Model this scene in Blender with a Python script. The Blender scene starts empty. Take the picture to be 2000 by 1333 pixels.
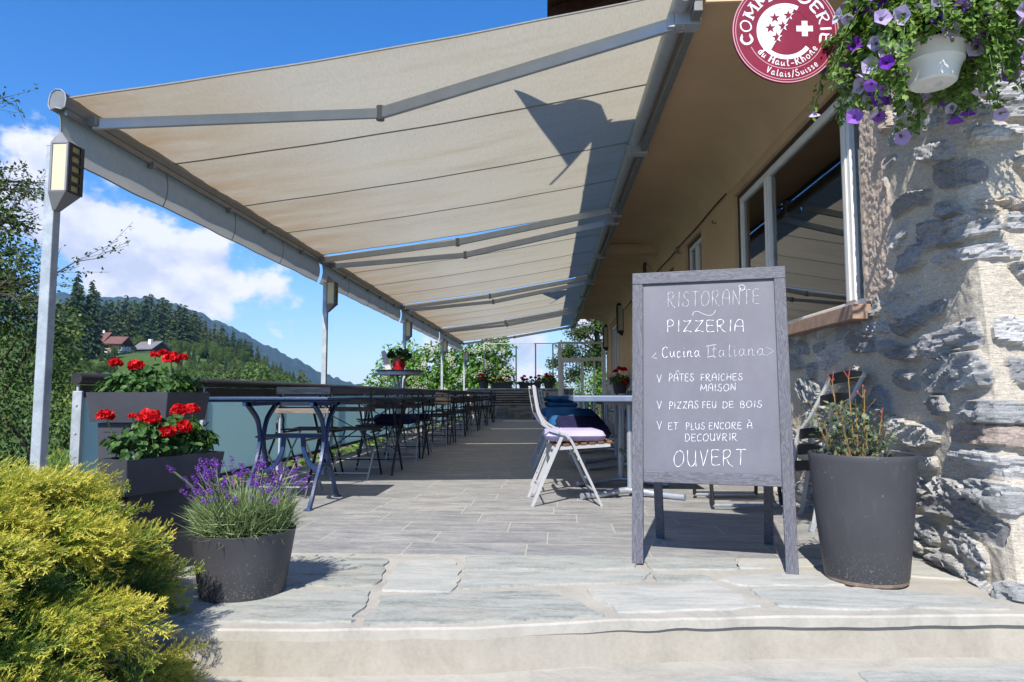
import bpy, math, random
import numpy as np
from mathutils import Vector, Matrix
random.seed(7)
R = math.radians
SC = bpy.context.scene
COL = SC.collection
# ------------------------------------------------------------------ camera
cam = bpy.data.cameras.new('camera'); cam.lens = 24.05; cam.sensor_width = 36.0
cam.clip_start = 0.05; cam.clip_end = 20000
camo = bpy.data.objects.new('camera', cam); COL.objects.link(camo)
camo.location = (0, 0, 0.78)
camo.rotation_euler = (R(90 + 4.4725), 0, R(3.0754))
SC.camera = camo
# ------------------------------------------------------------------ light
SUN = Vector((-0.22, -0.93, 1.0)).normalized()          # direction towards the sun
EL = math.asin(SUN.z); AZ = math.atan2(SUN.x, SUN.y)
sl = bpy.data.lights.new('sun', 'SUN'); sl.energy = 4.2; sl.angle = R(0.5); sl.color = (1.0, 0.94, 0.84)
so = bpy.data.objects.new('sun', sl); COL.objects.link(so)
so.rotation_euler = SUN.to_track_quat('Z', 'Y').to_euler()
SC.view_settings.view_transform = 'Standard'; SC.view_settings.look = 'None'
SC.view_settings.gamma = 1.0; SC.view_settings.exposure = 0.72
SC.cycles.use_denoising = True
SC.cycles.max_bounces = 8; SC.cycles.transparent_max_bounces = 16
SC.cycles.diffuse_bounces = 4; SC.cycles.glossy_bounces = 3; SC.cycles.transmission_bounces = 6

W = bpy.data.worlds.new('World'); SC.world = W; W.use_nodes = True
nt = W.node_tree; nt.nodes.clear()
def wn(t, **k):
    n = nt.nodes.new(t)
    for a, b in k.items(): setattr(n, a, b)
    return n
def wmath(op, a, b=None, c=None, clamp=False):
    n = wn('ShaderNodeMath', operation=op, use_clamp=clamp)
    for i, v in enumerate((a, b, c)):
        if v is None: continue
        if isinstance(v, (int, float)): n.inputs[i].default_value = v
        else: nt.links.new(v, n.inputs[i])
    return n.outputs[0]
def wsmooth(v, a, b):
    n = wn('ShaderNodeMapRange', interpolation_type='SMOOTHSTEP')
    nt.links.new(v, n.inputs[0]); n.inputs[1].default_value = a; n.inputs[2].default_value = b
    return n.outputs[0]
sky = wn('ShaderNodeTexSky', sky_type='NISHITA', sun_disc=False, sun_elevation=EL, sun_rotation=AZ)
sky.altitude = 1100; sky.air_density = 1.0; sky.dust_density = 0.25; sky.ozone_density = 2.2
hs = wn('ShaderNodeHueSaturation'); hs.inputs['Saturation'].default_value = 1.42; hs.inputs['Value'].default_value = 1.0
hs.inputs['Hue'].default_value = 0.507
nt.links.new(sky.outputs[0], hs.inputs['Color'])
tc = wn('ShaderNodeTexCoord')
D = tc.outputs['Generated']
sx = wn('ShaderNodeSeparateXYZ'); nt.links.new(D, sx.inputs[0])
hzf = wmath('MULTIPLY', wmath('SUBTRACT', 1.0, wsmooth(sx.outputs[2], -.02, .26)), .75)     # paler blue air towards the horizon
hzm = wn('ShaderNodeMixRGB'); nt.links.new(hzf, hzm.inputs[0]); nt.links.new(hs.outputs[0], hzm.inputs[1]); hzm.inputs[2].default_value = (1.9, 2.7, 4.4, 1)
# clouds: gaussian banks (direction, sharpness, weight) broken up by noise
BANKS = [((-0.535, .825, .18), 70, 1.0), ((-0.47, .866, .165), 150, 1.0), ((-0.60, .77, .21), 120, .95), ((-0.40, .905, .135), 300, .75),
         ((-0.61, .745, .275), 420, .72), ((-0.37, .925, .09), 330, .75), ((-0.30, .953, .04), 500, .72), ((-0.264, .961, .086), 2500, .55),
         ((-0.05, .997, .05), 260, .98), ((.10, .99, .10), 200, .9), ((-0.591, .737, .328), 1500, .56), ((-0.15, .985, .06), 500, .8),
         ((0.5, -.8, .3), 12, .8), ((-.9, -.3, .25), 14, .8), ((.8, .5, .25), 14, .8), ((-.9, .3, .2), 30, .8)]
field = None
for c, k, wgt in BANKS:
    v = Vector(c).normalized()
    dn = wn('ShaderNodeVectorMath', operation='DOT_PRODUCT'); nt.links.new(D, dn.inputs[0]); dn.inputs[1].default_value = v
    g = wmath('MULTIPLY', wmath('EXPONENT', wmath('MULTIPLY', wmath('SUBTRACT', dn.outputs['Value'], 1.0), float(k))), wgt)
    field = g if field is None else wmath('MAXIMUM', field, g)
def cnoise(vec, scale, detail, rough=0.55):
    n = wn('ShaderNodeTexNoise'); n.inputs['Scale'].default_value = scale; n.inputs['Detail'].default_value = detail
    n.inputs['Roughness'].default_value = rough; nt.links.new(vec, n.inputs['Vector'])
    return n.outputs[0]
st = wn('ShaderNodeMapping'); st.inputs['Scale'].default_value = (1, 1, 1.45); nt.links.new(D, st.inputs['Vector'])
n1 = cnoise(st.outputs[0], 9.0, 9, .56)
dens = wmath('ADD', wmath('SUBTRACT', field, 0.62), wmath('MULTIPLY', wmath('SUBTRACT', n1, 0.5), 1.75))
mask = wsmooth(dens, 0.0, 0.22)
off = wn('ShaderNodeVectorMath', operation='ADD'); nt.links.new(st.outputs[0], off.inputs[0]); off.inputs[1].default_value = (-0.012, -0.01, 0.035)
n2 = cnoise(off.outputs[0], 9.0, 6, .56)
shade = wsmooth(wmath('ADD', wmath('SUBTRACT', n1, n2), wmath('MULTIPLY', wmath('SUBTRACT', 0.55, dens), 0.16)), -0.10, 0.14)
mixc = wn('ShaderNodeMixRGB'); nt.links.new(shade, mixc.inputs[0])
mixc.inputs[1].default_value = (3.5, 3.7, 4.4, 1); mixc.inputs[2].default_value = (5.4, 5.3, 5.6, 1)
mixs = wn('ShaderNodeMixRGB'); nt.links.new(mask, mixs.inputs[0]); nt.links.new(hzm.outputs[0], mixs.inputs[1]); nt.links.new(mixc.outputs[0], mixs.inputs[2])
bg = wn('ShaderNodeBackground'); bg.inputs['Strength'].default_value = 0.135
nt.links.new(mixs.outputs[0], bg.inputs['Color'])
wo = wn('ShaderNodeOutputWorld'); nt.links.new(bg.outputs[0], wo.inputs['Surface'])

# ------------------------------------------------------------------ object helpers
def tag(o, label=None, cat=None, group=None, kind=None):
    if label: o['label'] = label
    if cat: o['category'] = cat
    if group: o['group'] = group
    if kind: o['kind'] = kind
    return o
def thing(name, label, cat, loc=(0, 0, 0), rz=0.0, group=None):
    o = bpy.data.objects.new(name, None); COL.objects.link(o)
    o.location = loc; o.rotation_euler = (0, 0, rz); o.empty_display_size = 0.1
    return tag(o, label, cat, group)
KIDS = {}
def copy_tree(o, loc=None, rz=None, label=None, group=None):
    c = o.copy(); COL.objects.link(c)
    if loc is not None: c.location = loc
    if rz is not None: c.rotation_euler = (0, 0, rz)
    if label: c['label'] = label
    if group: c['group'] = group
    for ch in KIDS.get(o.name, []):
        d = copy_tree(ch); d.parent = c
        KIDS.setdefault(c.name, []).append(d)
    return c

def nrm(a):
    a = np.asarray(a, float); l = np.linalg.norm(a, axis=-1, keepdims=True); l[l == 0] = 1
    return a / l
class NM:
    """collects shapes and links them as ONE mesh object"""
    def __init__(s): s.V = []; s.F = []; s.n = 0; s.C = []
    def add(s, V, F, mat=0, tint=0.5, col=None):
        V = np.asarray(V, float).reshape(-1, 3)
        if not isinstance(F, (list, tuple)) or (len(F) and not hasattr(F[0], '__len__')): F = np.asarray(F)
        if isinstance(F, np.ndarray): groups = [F]
        else:
            by = {}
            for f in F: by.setdefault(len(f), []).append(f)
            groups = [np.array(v) for v in by.values()]
        for g in groups:
            t = np.full(len(g), tint, float) if np.isscalar(tint) else np.asarray(tint, float)
            s.F.append((g + s.n, np.full(len(g), mat, int), t))
        s.V.append(V); s.n += len(V)
        if col is not None: s.C.append((s.n - len(V), col))
        return s
    def box(s, c, d, mat=0, rot=None, taper=None):
        x, y, z = [v / 2 for v in d]
        V = np.array([(-x, -y, -z), (x, -y, -z), (x, y, -z), (-x, y, -z), (-x, -y, z), (x, -y, z), (x, y, z), (-x, y, z)], float)
        if taper: V[:4, :2] *= taper
        if rot is not None: V = V @ np.array(rot).T
        return s.add(V + np.array(c), np.array([(0, 3, 2, 1), (4, 5, 6, 7), (0, 1, 5, 4), (1, 2, 6, 5), (2, 3, 7, 6), (3, 0, 4, 7)]), mat)
    def bx(s, x0, x1, y0, y1, z0, z1, mat=0):
        return s.box(((x0 + x1) / 2, (y0 + y1) / 2, (z0 + z1) / 2), (abs(x1 - x0), abs(y1 - y0), abs(z1 - z0)), mat)
    def bar(s, p, q, w, h, up=(0, 0, 1), mat=0):
        p = np.array(p, float); q = np.array(q, float); d = nrm(q - p); up = np.array(up, float)
        if abs(d @ nrm(up)) > .98: up = np.array((0, 1., 0)) if abs(d[1]) < .9 else np.array((1., 0, 0))
        x = nrm(np.cross(d, up)); y = np.cross(x, d)
        V = [e + a * x * w / 2 + b * y * h / 2 for e in (p, q) for a, b in ((-1, -1), (1, -1), (1, 1), (-1, 1))]
        return s.add(V, np.array([(0, 1, 2, 3), (7, 6, 5, 4), (0, 4, 5, 1), (1, 5, 6, 2), (2, 6, 7, 3), (3, 7, 4, 0)]), mat)
    def tube(s, P, r, n=8, mat=0, closed=False, cap=True, flat=None, tint=0.5, upv=None):
        """swept ellipse along P; r number or per-point; flat=(w,h) half sizes gives a flat bar"""
        P = np.asarray(P, float); m = len(P)
        T = np.zeros_like(P); T[1:-1] = P[2:] - P[:-2]; T[0] = P[1] - P[0]; T[-1] = P[-1] - P[-2]
        if closed: T[0] = T[-1] = P[1] - P[-2]
        T = nrm(T); r = np.full(m, r) if np.isscalar(r) else np.asarray(r, float)
        u = np.array(upv if upv is not None else ((0, 0, 1.) if abs(T[0][2]) < .9 else (1., 0, 0))); V = []
        for i in range(m):
            x = np.cross(T[i], u); 
            if np.linalg.norm(x) < 1e-6: x = np.cross(T[i], (0.3, 1, .2))
            x = nrm(x); y = np.cross(x, T[i])
            if upv is None: u = y
            a = np.arange(n) * 2 * math.pi / n + math.pi / n
            if flat: 
                sx, sy = flat; k = 1 / math.cos(math.pi / n) if n == 4 else 1
                V.append(P[i] + k * (np.cos(a)[:, None] * x * sx + np.sin(a)[:, None] * y * sy))
            else: V.append(P[i] + r[i] * (np.cos(a)[:, None] * x + np.sin(a)[:, None] * y))
        V = np.concatenate(V); F = []
        for i in range(m - 1):
            for j in range(n): F.append((i * n + j, i * n + (j + 1) % n, (i + 1) * n + (j + 1) % n, (i + 1) * n + j))
        if cap and not closed: F.append(tuple(range(n))[::-1]); F.append(tuple((m - 1) * n + j for j in range(n)))
        return s.add(V, F, mat, tint) if not cap or closed else s._mix(V, F, mat, tint)
    def _mix(s, V, F, mat, tint):
        base = s.n; s.V.append(V); s.n += len(V); by = {}
        for f in F: by.setdefault(len(f), []).append(f)
        for v in by.values(): s.F.append((np.array(v) + base, np.full(len(v), mat, int), np.full(len(v), tint, float)))
        return s
    def lathe(s, prof, n=32, c=(0, 0, 0), mat=0, sx=1., sy=1., cap0=False, cap1=False):
        a = np.arange(n) * 2 * math.pi / n; V = []
        for r, z in prof: V.append(np.stack([np.cos(a) * r * sx, np.sin(a) * r * sy, np.full(n, z)], 1))
        V = np.concatenate(V) + np.array(c); F = []; m = len(prof)
        for i in range(m - 1):
            for j in range(n): F.append((i * n + j, i * n + (j + 1) % n, (i + 1) * n + (j + 1) % n, (i + 1) * n + j))
        if cap0: F.append(tuple(range(n))[::-1])
        if cap1: F.append(tuple((m - 1) * n + j for j in range(n)))
        return s._mix(V, F, mat, .5)
    def prism(s, poly, axis, a, b, mat=0):
        """2-D polygon swept along an axis ('x','y','z') from a to b"""
        n = len(poly); V = []
        for t in (a, b):
            for p, q in poly: V.append({'x': (t, p, q), 'y': (p, t, q), 'z': (p, q, t)}[axis])
        F = [tuple(range(n))[::-1], tuple(range(n, 2 * n))] + [(i, (i + 1) % n, n + (i + 1) % n, n + i) for i in range(n)]
        return s._mix(np.array(V, float), F, mat, .5)
    def ball(s, c, r, n=8, mat=0, tint=.5):
        r = np.array([r] * 3 if np.isscalar(r) else r); m = n // 2 + 1; V = []
        for i in range(m):
            th = math.pi * i / (m - 1)
            for j in range(n): ph = 2 * math.pi * j / n; V.append((math.sin(th) * math.cos(ph), math.sin(th) * math.sin(ph), math.cos(th)))
        V = np.array(V) * r + np.array(c); F = []
        for i in range(m - 1):
            for j in range(n): F.append((i * n + j, (i + 1) * n + j, (i + 1) * n + (j + 1) % n, i * n + (j + 1) % n))
        return s.add(V, np.array(F), mat, tint)
    def scatter(s, TV, TF, pos, X, Y, Z, scale, mat=0, tint=.5, TT=None):
        """many copies of a small template: frames X,Y,Z (N,3), scale (N,) or (N,3)"""
        TV = np.asarray(TV, float); pos = np.asarray(pos, float); N = len(pos); k = len(TV)
        scale = np.asarray(scale, float)
        if scale.ndim == 1: scale = np.repeat(scale[:, None], 3, 1)
        L = TV[None] * scale[:, None, :]
        V = pos[:, None] + L[..., 0:1] * X[:, None] + L[..., 1:2] * Y[:, None] + L[..., 2:3] * Z[:, None]
        tint = np.full(N, tint) if np.isscalar(tint) else np.asarray(tint)
        base = s.n; s.V.append(V.reshape(-1, 3)); s.n += N * k
        by = {}
        for f in TF: by.setdefault(len(f), []).append(f)
        for v in by.values():
            tn = np.repeat(tint, len(v)) if TT is None else np.clip(tint[:, None] + np.asarray(TT)[None], 0, 1).ravel()
            v = np.array(v); F = (np.arange(N)[:, None, None] * k + v[None] + base).reshape(-1, v.shape[1])
            s.F.append((F, np.full(len(F), mat, int), tn))
        return s
    def build(s, name, mats, parent=None, smooth=0, bevel=0, col=None):
        me = bpy.data.meshes.new(name); V = np.concatenate(s.V)
        me.vertices.add(len(V)); me.vertices.foreach_set('co', V.ravel())
        tot = np.concatenate([np.full(len(f), f.shape[1]) for f, _, _ in s.F])
        loops = np.concatenate([f.ravel() for f, _, _ in s.F])
        me.loops.add(len(loops)); me.loops.foreach_set('vertex_index', loops.astype(np.int32))
        me.polygons.add(len(tot)); st = np.concatenate([[0], np.cumsum(tot)[:-1]])
        me.polygons.foreach_set('loop_start', st.astype(np.int32))
        me.polygons.foreach_set('material_index', np.concatenate([m for _, m, _ in s.F]).astype(np.int32))
        a = me.attributes.new('tint', 'FLOAT', 'FACE'); a.data.foreach_set('value', np.concatenate([t for _, _, t in s.F]).astype(np.float32))
        if col is not None:
            ca = me.color_attributes.new('Col', 'FLOAT_COLOR', 'POINT')
            c4 = np.ones((len(V), 4), np.float32); c4[:, :3] = col; ca.data.foreach_set('color', c4.ravel())
        me.update(calc_edges=True); me.validate()
        me.polygons.foreach_set('use_smooth', np.zeros(len(tot), bool))
        if smooth:
            me.polygons.foreach_set('use_smooth', np.ones(len(tot), bool))
            if smooth < 180: me.set_sharp_from_angle(angle=R(smooth))
        if not isinstance(mats, (list, tuple)): mats = [mats]
        for m in mats: me.materials.append(m)
        o = bpy.data.objects.new(name, me); COL.objects.link(o)
        if parent is not None:
            o.parent = parent; KIDS.setdefault(parent.name, []).append(o)
        if bevel:
            b = o.modifiers.new('bevel', 'BEVEL'); b.width = bevel; b.segments = 2; b.limit_method = 'ANGLE'; b.angle_limit = R(40)
        return o

def frames(normals, dirs=None, rng=None, jit=0.0):
    """orthonormal frames: Z = normal, Y = along dirs (leaf length)"""
    N = len(normals); rng = rng or np.random.default_rng(1)
    Z = nrm(normals + (rng.normal(size=(N, 3)) * jit if jit else 0))
    d = rng.normal(size=(N, 3)) if dirs is None else np.asarray(dirs, float)
    Y = nrm(d - (d * Z).sum(1, keepdims=True) * Z); X = np.cross(Y, Z)
    return X, Y, Z
def vnoise(p, seed=0):
    p = np.asarray(p, float); i = np.floor(p).astype(np.int64); f = p - i; f = f * f * (3 - 2 * f)
    def h(a):
        n = (a[:, 0] * 374761393 + a[:, 1] * 668265263 + a[:, 2] * 2147483647 + seed * 1274126177) & 0xffffffff
        n = ((n ^ (n >> 13)) * 1274126177) & 0xffffffff
        return ((n ^ (n >> 16)) & 0xffff) / 65535.0
    o = 0
    for dx in (0, 1):
        for dy in (0, 1):
            for dz in (0, 1):
                w = (f[:, 0] if dx else 1 - f[:, 0]) * (f[:, 1] if dy else 1 - f[:, 1]) * (f[:, 2] if dz else 1 - f[:, 2])
                o = o + w * h(i + np.array([dx, dy, dz]))
    return o
def fbm(p, oct=4, seed=0, ridged=False):
    p = np.asarray(p, float); a = .5; o = 0; t = 0
    for k in range(oct):
        v = vnoise(p * 2 ** k + 17.3 * k, seed + k)
        if ridged: v = 1 - np.abs(2 * v - 1)
        o = o + a * v; t += a; a *= .5
    return o / t
def smooth01(x, a, b):
    t = np.clip((x - a) / (b - a), 0, 1); return t * t * (3 - 2 * t)
def catmull(P, k=6):
    P = np.asarray(P, float)
    if len(P) < 3: return P
    Q = np.vstack([2 * P[0] - P[1], P, 2 * P[-1] - P[-2]]); out = []
    for i in range(1, len(Q) - 2):
        a, b, c, d = Q[i - 1], Q[i], Q[i + 1], Q[i + 2]
        for t in np.arange(k) / k: out.append(.5 * ((2 * b) + (c - a) * t + (2 * a - 5 * b + 4 * c - d) * t * t + (3 * b - a - 3 * c + d) * t ** 3))
    out.append(P[-1]); return np.array(out)
# ------------------------------------------------------------------ materials
class MT:
    def __init__(s, name):
        s.m = bpy.data.materials.new(name); s.m.use_nodes = True; s.t = s.m.node_tree
        s.b = s.t.nodes['Principled BSDF']; s.out = s.t.nodes['Material Output']
    def n(s, t, **k):
        n = s.t.nodes.new(t)
        for a, b in k.items(): setattr(n, a, b)
        return n
    def l(s, a, b): s.t.links.new(a, b)
    def coords(s, scale=(1, 1, 1), kind='Object', rot=(0, 0, 0)):
        c = s.n('ShaderNodeTexCoord'); m = s.n('ShaderNodeMapping'); m.inputs['Scale'].default_value = scale; m.inputs['Rotation'].default_value = rot
        s.l(c.outputs[kind], m.inputs['Vector']); return m.outputs[0]
    def noise(s, vec, scale=5, detail=4, rough=.55, dist=0):
        n = s.n('ShaderNodeTexNoise'); s.l(vec, n.inputs['Vector'])
        for k, v in (('Scale', scale), ('Detail', detail), ('Roughness', rough), ('Distortion', dist)): n.inputs[k].default_value = v
        return n.outputs[0]
    def ramp(s, v, stops):
        r = s.n('ShaderNodeValToRGB'); e = r.color_ramp.elements
        while len(e) < len(stops): e.new(.5)
        for el, (p, c) in zip(e, stops):
            el.position = p; el.color = tuple(c) + (1,) if len(c) == 3 else c
        s.l(v, r.inputs[0]); return r.outputs[0]
    def mix(s, f, a, b, mode='MIX'):
        m = s.n('ShaderNodeMixRGB', blend_type=mode)
        for i, v in ((0, f), (1, a), (2, b)):
            if isinstance(v, (int, float)): m.inputs[i].default_value = v
            elif isinstance(v, tuple): m.inputs[i].default_value = v + (1,) if len(v) == 3 else v
            else: s.l(v, m.inputs[i])
        return m.outputs[0]
    def math(s, op, a, b=None, c=None, clamp=False):
        n = s.n('ShaderNodeMath', operation=op, use_clamp=clamp)
        for i, v in enumerate((a, b, c)):
            if v is None: continue
            if isinstance(v, (int, float)): n.inputs[i].default_value = v
            else: s.l(v, n.inputs[i])
        return n.outputs[0]
    def range(s, v, a, b, c=0., d=1.):
        n = s.n('ShaderNodeMapRange'); s.l(v, n.inputs[0])
        for i, x in enumerate((a, b, c, d)): n.inputs[i + 1].default_value = x
        return n.outputs[0]
    def attr(s, name):
        a = s.n('ShaderNodeAttribute'); a.attribute_name = name; return a
    def bump(s, h, st=.3, dist=.01):
        b = s.n('ShaderNodeBump'); b.inputs['Strength'].default_value = st; b.inputs['Distance'].default_value = dist
        s.l(h, b.inputs['Height']); s.l(b.outputs[0], s.b.inputs['Normal']); return b
    def base(s, c):
        if isinstance(c, tuple): s.b.inputs['Base Color'].default_value = c + (1,) if len(c) == 3 else c
        else: s.l(c, s.b.inputs['Base Color'])
    def set(s, **k):
        for a, v in k.items():
            i = s.b.inputs[{'rough': 'Roughness', 'metal': 'Metallic', 'spec': 'Specular IOR Level', 'trans': 'Transmission Weight', 'sheen': 'Sheen Weight', 'coat': 'Coat Weight'}[a]]
            if isinstance(v, (int, float)): i.default_value = v
            else: s.l(v, i)
        return s
M = {}
def simple(name, col, rough=.5, metal=0., var=.15, vs=6., bump=0., bs=60., spec=.5, stretch=(1, 1, 1), wear=None):
    t = MT(name); v = t.coords(stretch); n = t.noise(v, vs, 5, .6)
    lo = tuple(c * (1 - var) for c in col); hi = tuple(min(1, c * (1 + var)) for c in col)
    c = t.ramp(n, [(.3, lo), (.7, hi)])
    if wear:
        n3 = t.noise(v, wear[1], 6, .7); c = t.mix(t.range(n3, wear[2], wear[2] + .12), c, wear[0])
    t.base(c); t.set(rough=t.range(t.noise(v, vs * 3, 3), .3, .7, max(.02, rough - .08), min(1, rough + .08)), metal=metal, spec=spec)
    if bump: t.bump(t.noise(v, bs, 4, .6), bump, .004)
    M[name] = t.m; return t.m
def foliage(name, stops, trans=.35, rough=.5, tcol=None, nscale=3.0, spec=.35):
    t = MT(name); a = t.attr('tint').outputs['Fac']; n = t.noise(t.coords(), nscale, 3)
    f = t.math('ADD', t.math('MULTIPLY', a, .75), t.math('MULTIPLY', n, .25), clamp=True)
    c = t.ramp(f, stops); t.base(c); t.set(rough=rough, spec=spec)
    tr = t.n('ShaderNodeBsdfTranslucent'); t.l(t.mix(1.0, c, tcol or (1.0, 1.0, .55), 'MULTIPLY'), tr.inputs['Color'])
    mx = t.n('ShaderNodeMixShader'); mx.inputs[0].default_value = trans
    t.l(t.b.outputs[0], mx.inputs[1]); t.l(tr.outputs[0], mx.inputs[2]); t.l(mx.outputs[0], t.out.inputs['Surface'])
    M[name] = t.m; return t.m

simple('anthracite', (.054, .055, .066), .55, 0, .16, 4, .15, 90, .35, wear=((.10, .098, .10), 14, .64))
simple('anthracite_pot', (.058, .058, .066), .5, 0, .16, 3, .14, 120, .35, wear=((.13, .122, .115), 26, .66))
simple('soil', (.03, .022, .016), .95, 0, .4, 40, .8, 50)
simple('white_plastic', (.74, .75, .73), .4, 0, .05, 5)
simple('alu', (.42, .445, .49), .42, .35, .08, 8)
simple('alu_white', (.43, .435, .45), .4, .1, .06, 8)
simple('alu_dark', (.20, .205, .21), .45, .3, .1, 8)
simple('steel_pipe', (.40, .44, .50), .4, .5, .12, 12)
simple('blue_iron', (.015, .038, .115), .38, 0, .25, 14, .15, 60, .5, wear=((.012, .03, .09), 18, .6))
simple('table_blue', (.17, .215, .32), .4, .1, .15, 10)
simple('dark_iron', (.020, .022, .028), .45, .2, .3, 20)
simple('black', (.012, .012, .013), .4, 0, .3, 20)
simple('brown_wood_dark', (.050, .030, .020), .6, 0, .45, 5, .3, 40, .4, (1, 1, 8))
simple('slat_dark', (.060, .045, .036), .65, 0, .45, 6, .3, 40, .3, (1, 8, 8))
simple('slat_grey', (.22, .19, .165), .75, 0, .4, 6, .35, 40, .2, (1, 9, 9), wear=((.09, .07, .06), 7, .62))
simple('slat_brown', (.16, .075, .045), .6, 0, .45, 6, .3, 40, .3, (9, 1, 9), wear=((.38, .33, .30), 9, .62))
simple('cushion_blue', (.022, .10, .24), .95, 0, .2, 9, .3, 60, .1)
simple('cushion_navy', (.018, .018, .055), .95, 0, .2, 9, .3, 60, .1)
simple('cushion_lilac', (.42, .38, .56), .95, 0, .10, 9, .3, 60, .1)
simple('red_glaze', (.42, .008, .012), .25, 0, .15, 6)
simple('menu_card', (.55, .48, .50), .5, 0, .05, 6)
simple('rail_dark', (.028, .026, .028), .5, .1, .25, 8)
simple('white_paint', (.72, .72, .70), .45, 0, .06, 8, .08, 60)
simple('dark_frame', (.032, .014, .010), .5, 0, .3, 8)
simple('sill_stone', (.34, .225, .165), .8, 0, .22, 20, .5, 90)
simple('eave_wood', (.055, .022, .014), .7, 0, .4, 4, .3, 30, .3, (8, 1, 8))
simple('concrete', (.36, .34, .31), .9, 0, .15, 5, .3, 60)
simple('lamp_cream', (.58, .54, .37), .7, 0, .06, 8)
simple('lamp_grey', (.24, .235, .25), .5, .2, .1, 8)
simple('lamp_side', (.40, .31, .13), .4, 0, .15, 10)
simple('rust', (.18, .13, .10), .8, 0, .4, 25)
simple('interior', (.05, .042, .035), .9, 0, .3, 2)
simple('curtain', (.16, .12, .09), .9, 0, .3, 6)
simple('bark', (.085, .065, .05), .9, 0, .4, 8, .6, 20, .2, (1, 1, .3))
simple('stem_green', (.10, .16, .05), .6, 0, .3, 20)
simple('stem_rose', (.24, .15, .045), .6, 0, .4, 30)
simple('stem_red', (.30, .055, .03), .6, 0, .3, 30)
simple('chalk', (.86, .86, .88), .9, 0, .06, 90)
simple('flag_red', (.55, .02, .03), .8, 0, .1, 3)
simple('flag_white', (.8, .8, .8), .8, 0, .05, 3)
simple('sign_maroon', (.20, .014, .036), .45, 0, .12, 5, .1, 60, .3, wear=((.27, .04, .068), 11, .64))
simple('sign_white', (.72, .74, .76), .45, 0, .06, 6)
simple('sign_line', (.55, .30, .34), .5, 0, .06, 6)
simple('chalet_white', (.72, .72, .70), .8, 0, .08, .6)
simple('chalet_wood', (.34, .10, .035), .7, 0, .25, .8)
simple('chalet_dark', (.035, .028, .024), .8, 0, .3, .8)
simple('roof_brown', (.17, .075, .06), .8, 0, .2, .8)
simple('roof_grey', (.17, .16, .16), .8, 0, .2, .8)
simple('roof_red', (.36, .14, .085), .8, 0, .15, .8)
simple('gravel_red', (.20, .145, .13), .95, 0, .35, 60, .9, 60)
# rain splash and dust on the round pots
t = MT('pot_dusty'); v = t.coords(); sp = t.n('ShaderNodeSeparateXYZ'); t.l(v, sp.inputs[0]); n = t.noise(v, 3, 5, .6)
c = t.ramp(n, [(.3, (.050, .050, .058)), (.7, (.066, .066, .074))])
low = t.range(sp.outputs[2], .22, .0, 0, 1); spk = t.range(t.noise(v, 150, 2, .5), .60, .66, 0, 1)
c = t.mix(t.math('MULTIPLY', t.math('MULTIPLY', low, low), spk, clamp=True), c, (.24, .225, .205))
c = t.mix(t.range(t.noise(t.coords((9, 9, 1.2)), 3, 5, .65), .56, .78, 0, .35), c, (.12, .115, .115))
c = t.mix(t.range(t.noise(v, 60, 2, .5), .70, .73, 0, .6), c, (.20, .19, .18))
t.base(c); t.set(rough=.52, spec=.35); t.bump(t.noise(v, 120, 4, .6), .12, .003); M['pot_dusty'] = t.m
# galvanised steel: mottled spangle
t = MT('galvanised'); v = t.coords(); vo = t.n('ShaderNodeTexVoronoi'); t.l(v, vo.inputs['Vector']); vo.inputs['Scale'].default_value = 60
f = t.math('ADD', t.math('MULTIPLY', t.math('FRACT', t.math('MULTIPLY', vo.outputs['Distance'], 7.)), .25), t.math('MULTIPLY', t.noise(v, 9, 6, .7), .9))
t.base(t.ramp(f, [(.3, (.24, .27, .30)), (.62, (.40, .44, .48)), (.8, (.62, .65, .68))])); t.set(rough=.5, metal=.25); M['galvanised'] = t.m
# frosted glass panels
t = MT('frosted_glass'); n = t.noise(t.coords(), 2.5, 4)
t.base(t.ramp(n, [(.3, (.27, .39, .385)), (.7, (.33, .44, .43))])); t.set(rough=.55, spec=.15)
tr = t.n('ShaderNodeBsdfTranslucent'); tr.inputs[0].default_value = (.74, .92, .90, 1)
mx = t.n('ShaderNodeMixShader'); mx.inputs[0].default_value = .6; t.l(t.b.outputs[0], mx.inputs[1]); t.l(tr.outputs[0], mx.inputs[2]); t.l(mx.outputs[0], t.out.inputs['Surface']); M['frosted_glass'] = t.m
def glassmat(name, ior, tint, wob):
    t = MT(name); fr = t.n('ShaderNodeFresnel'); fr.inputs['IOR'].default_value = ior
    gl = t.n('ShaderNodeBsdfGlossy'); gl.inputs['Roughness'].default_value = .015; gl.inputs['Color'].default_value = (1, 1, 1, 1)
    tp = t.n('ShaderNodeBsdfTransparent'); tp.inputs[0].default_value = tint
    if wob:
        b = t.n('ShaderNodeBump'); b.inputs['Strength'].default_value = 1; b.inputs['Distance'].default_value = wob
        t.l(t.noise(t.coords((1, .6, 1)), 2.2, 1), b.inputs['Height']); t.l(b.outputs[0], gl.inputs['Normal'])
    mx = t.n('ShaderNodeMixShader'); t.l(fr.outputs[0], mx.inputs[0]); t.l(tp.outputs[0], mx.inputs[1]); t.l(gl.outputs[0], mx.inputs[2]); t.l(mx.outputs[0], t.out.inputs['Surface'])
    M[name] = t.m
glassmat('window_glass', 2.1, (.75, .78, .75, 1), 0)
glassmat('screen_glass', 1.18, (.93, .95, .96, 1), 0)
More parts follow.
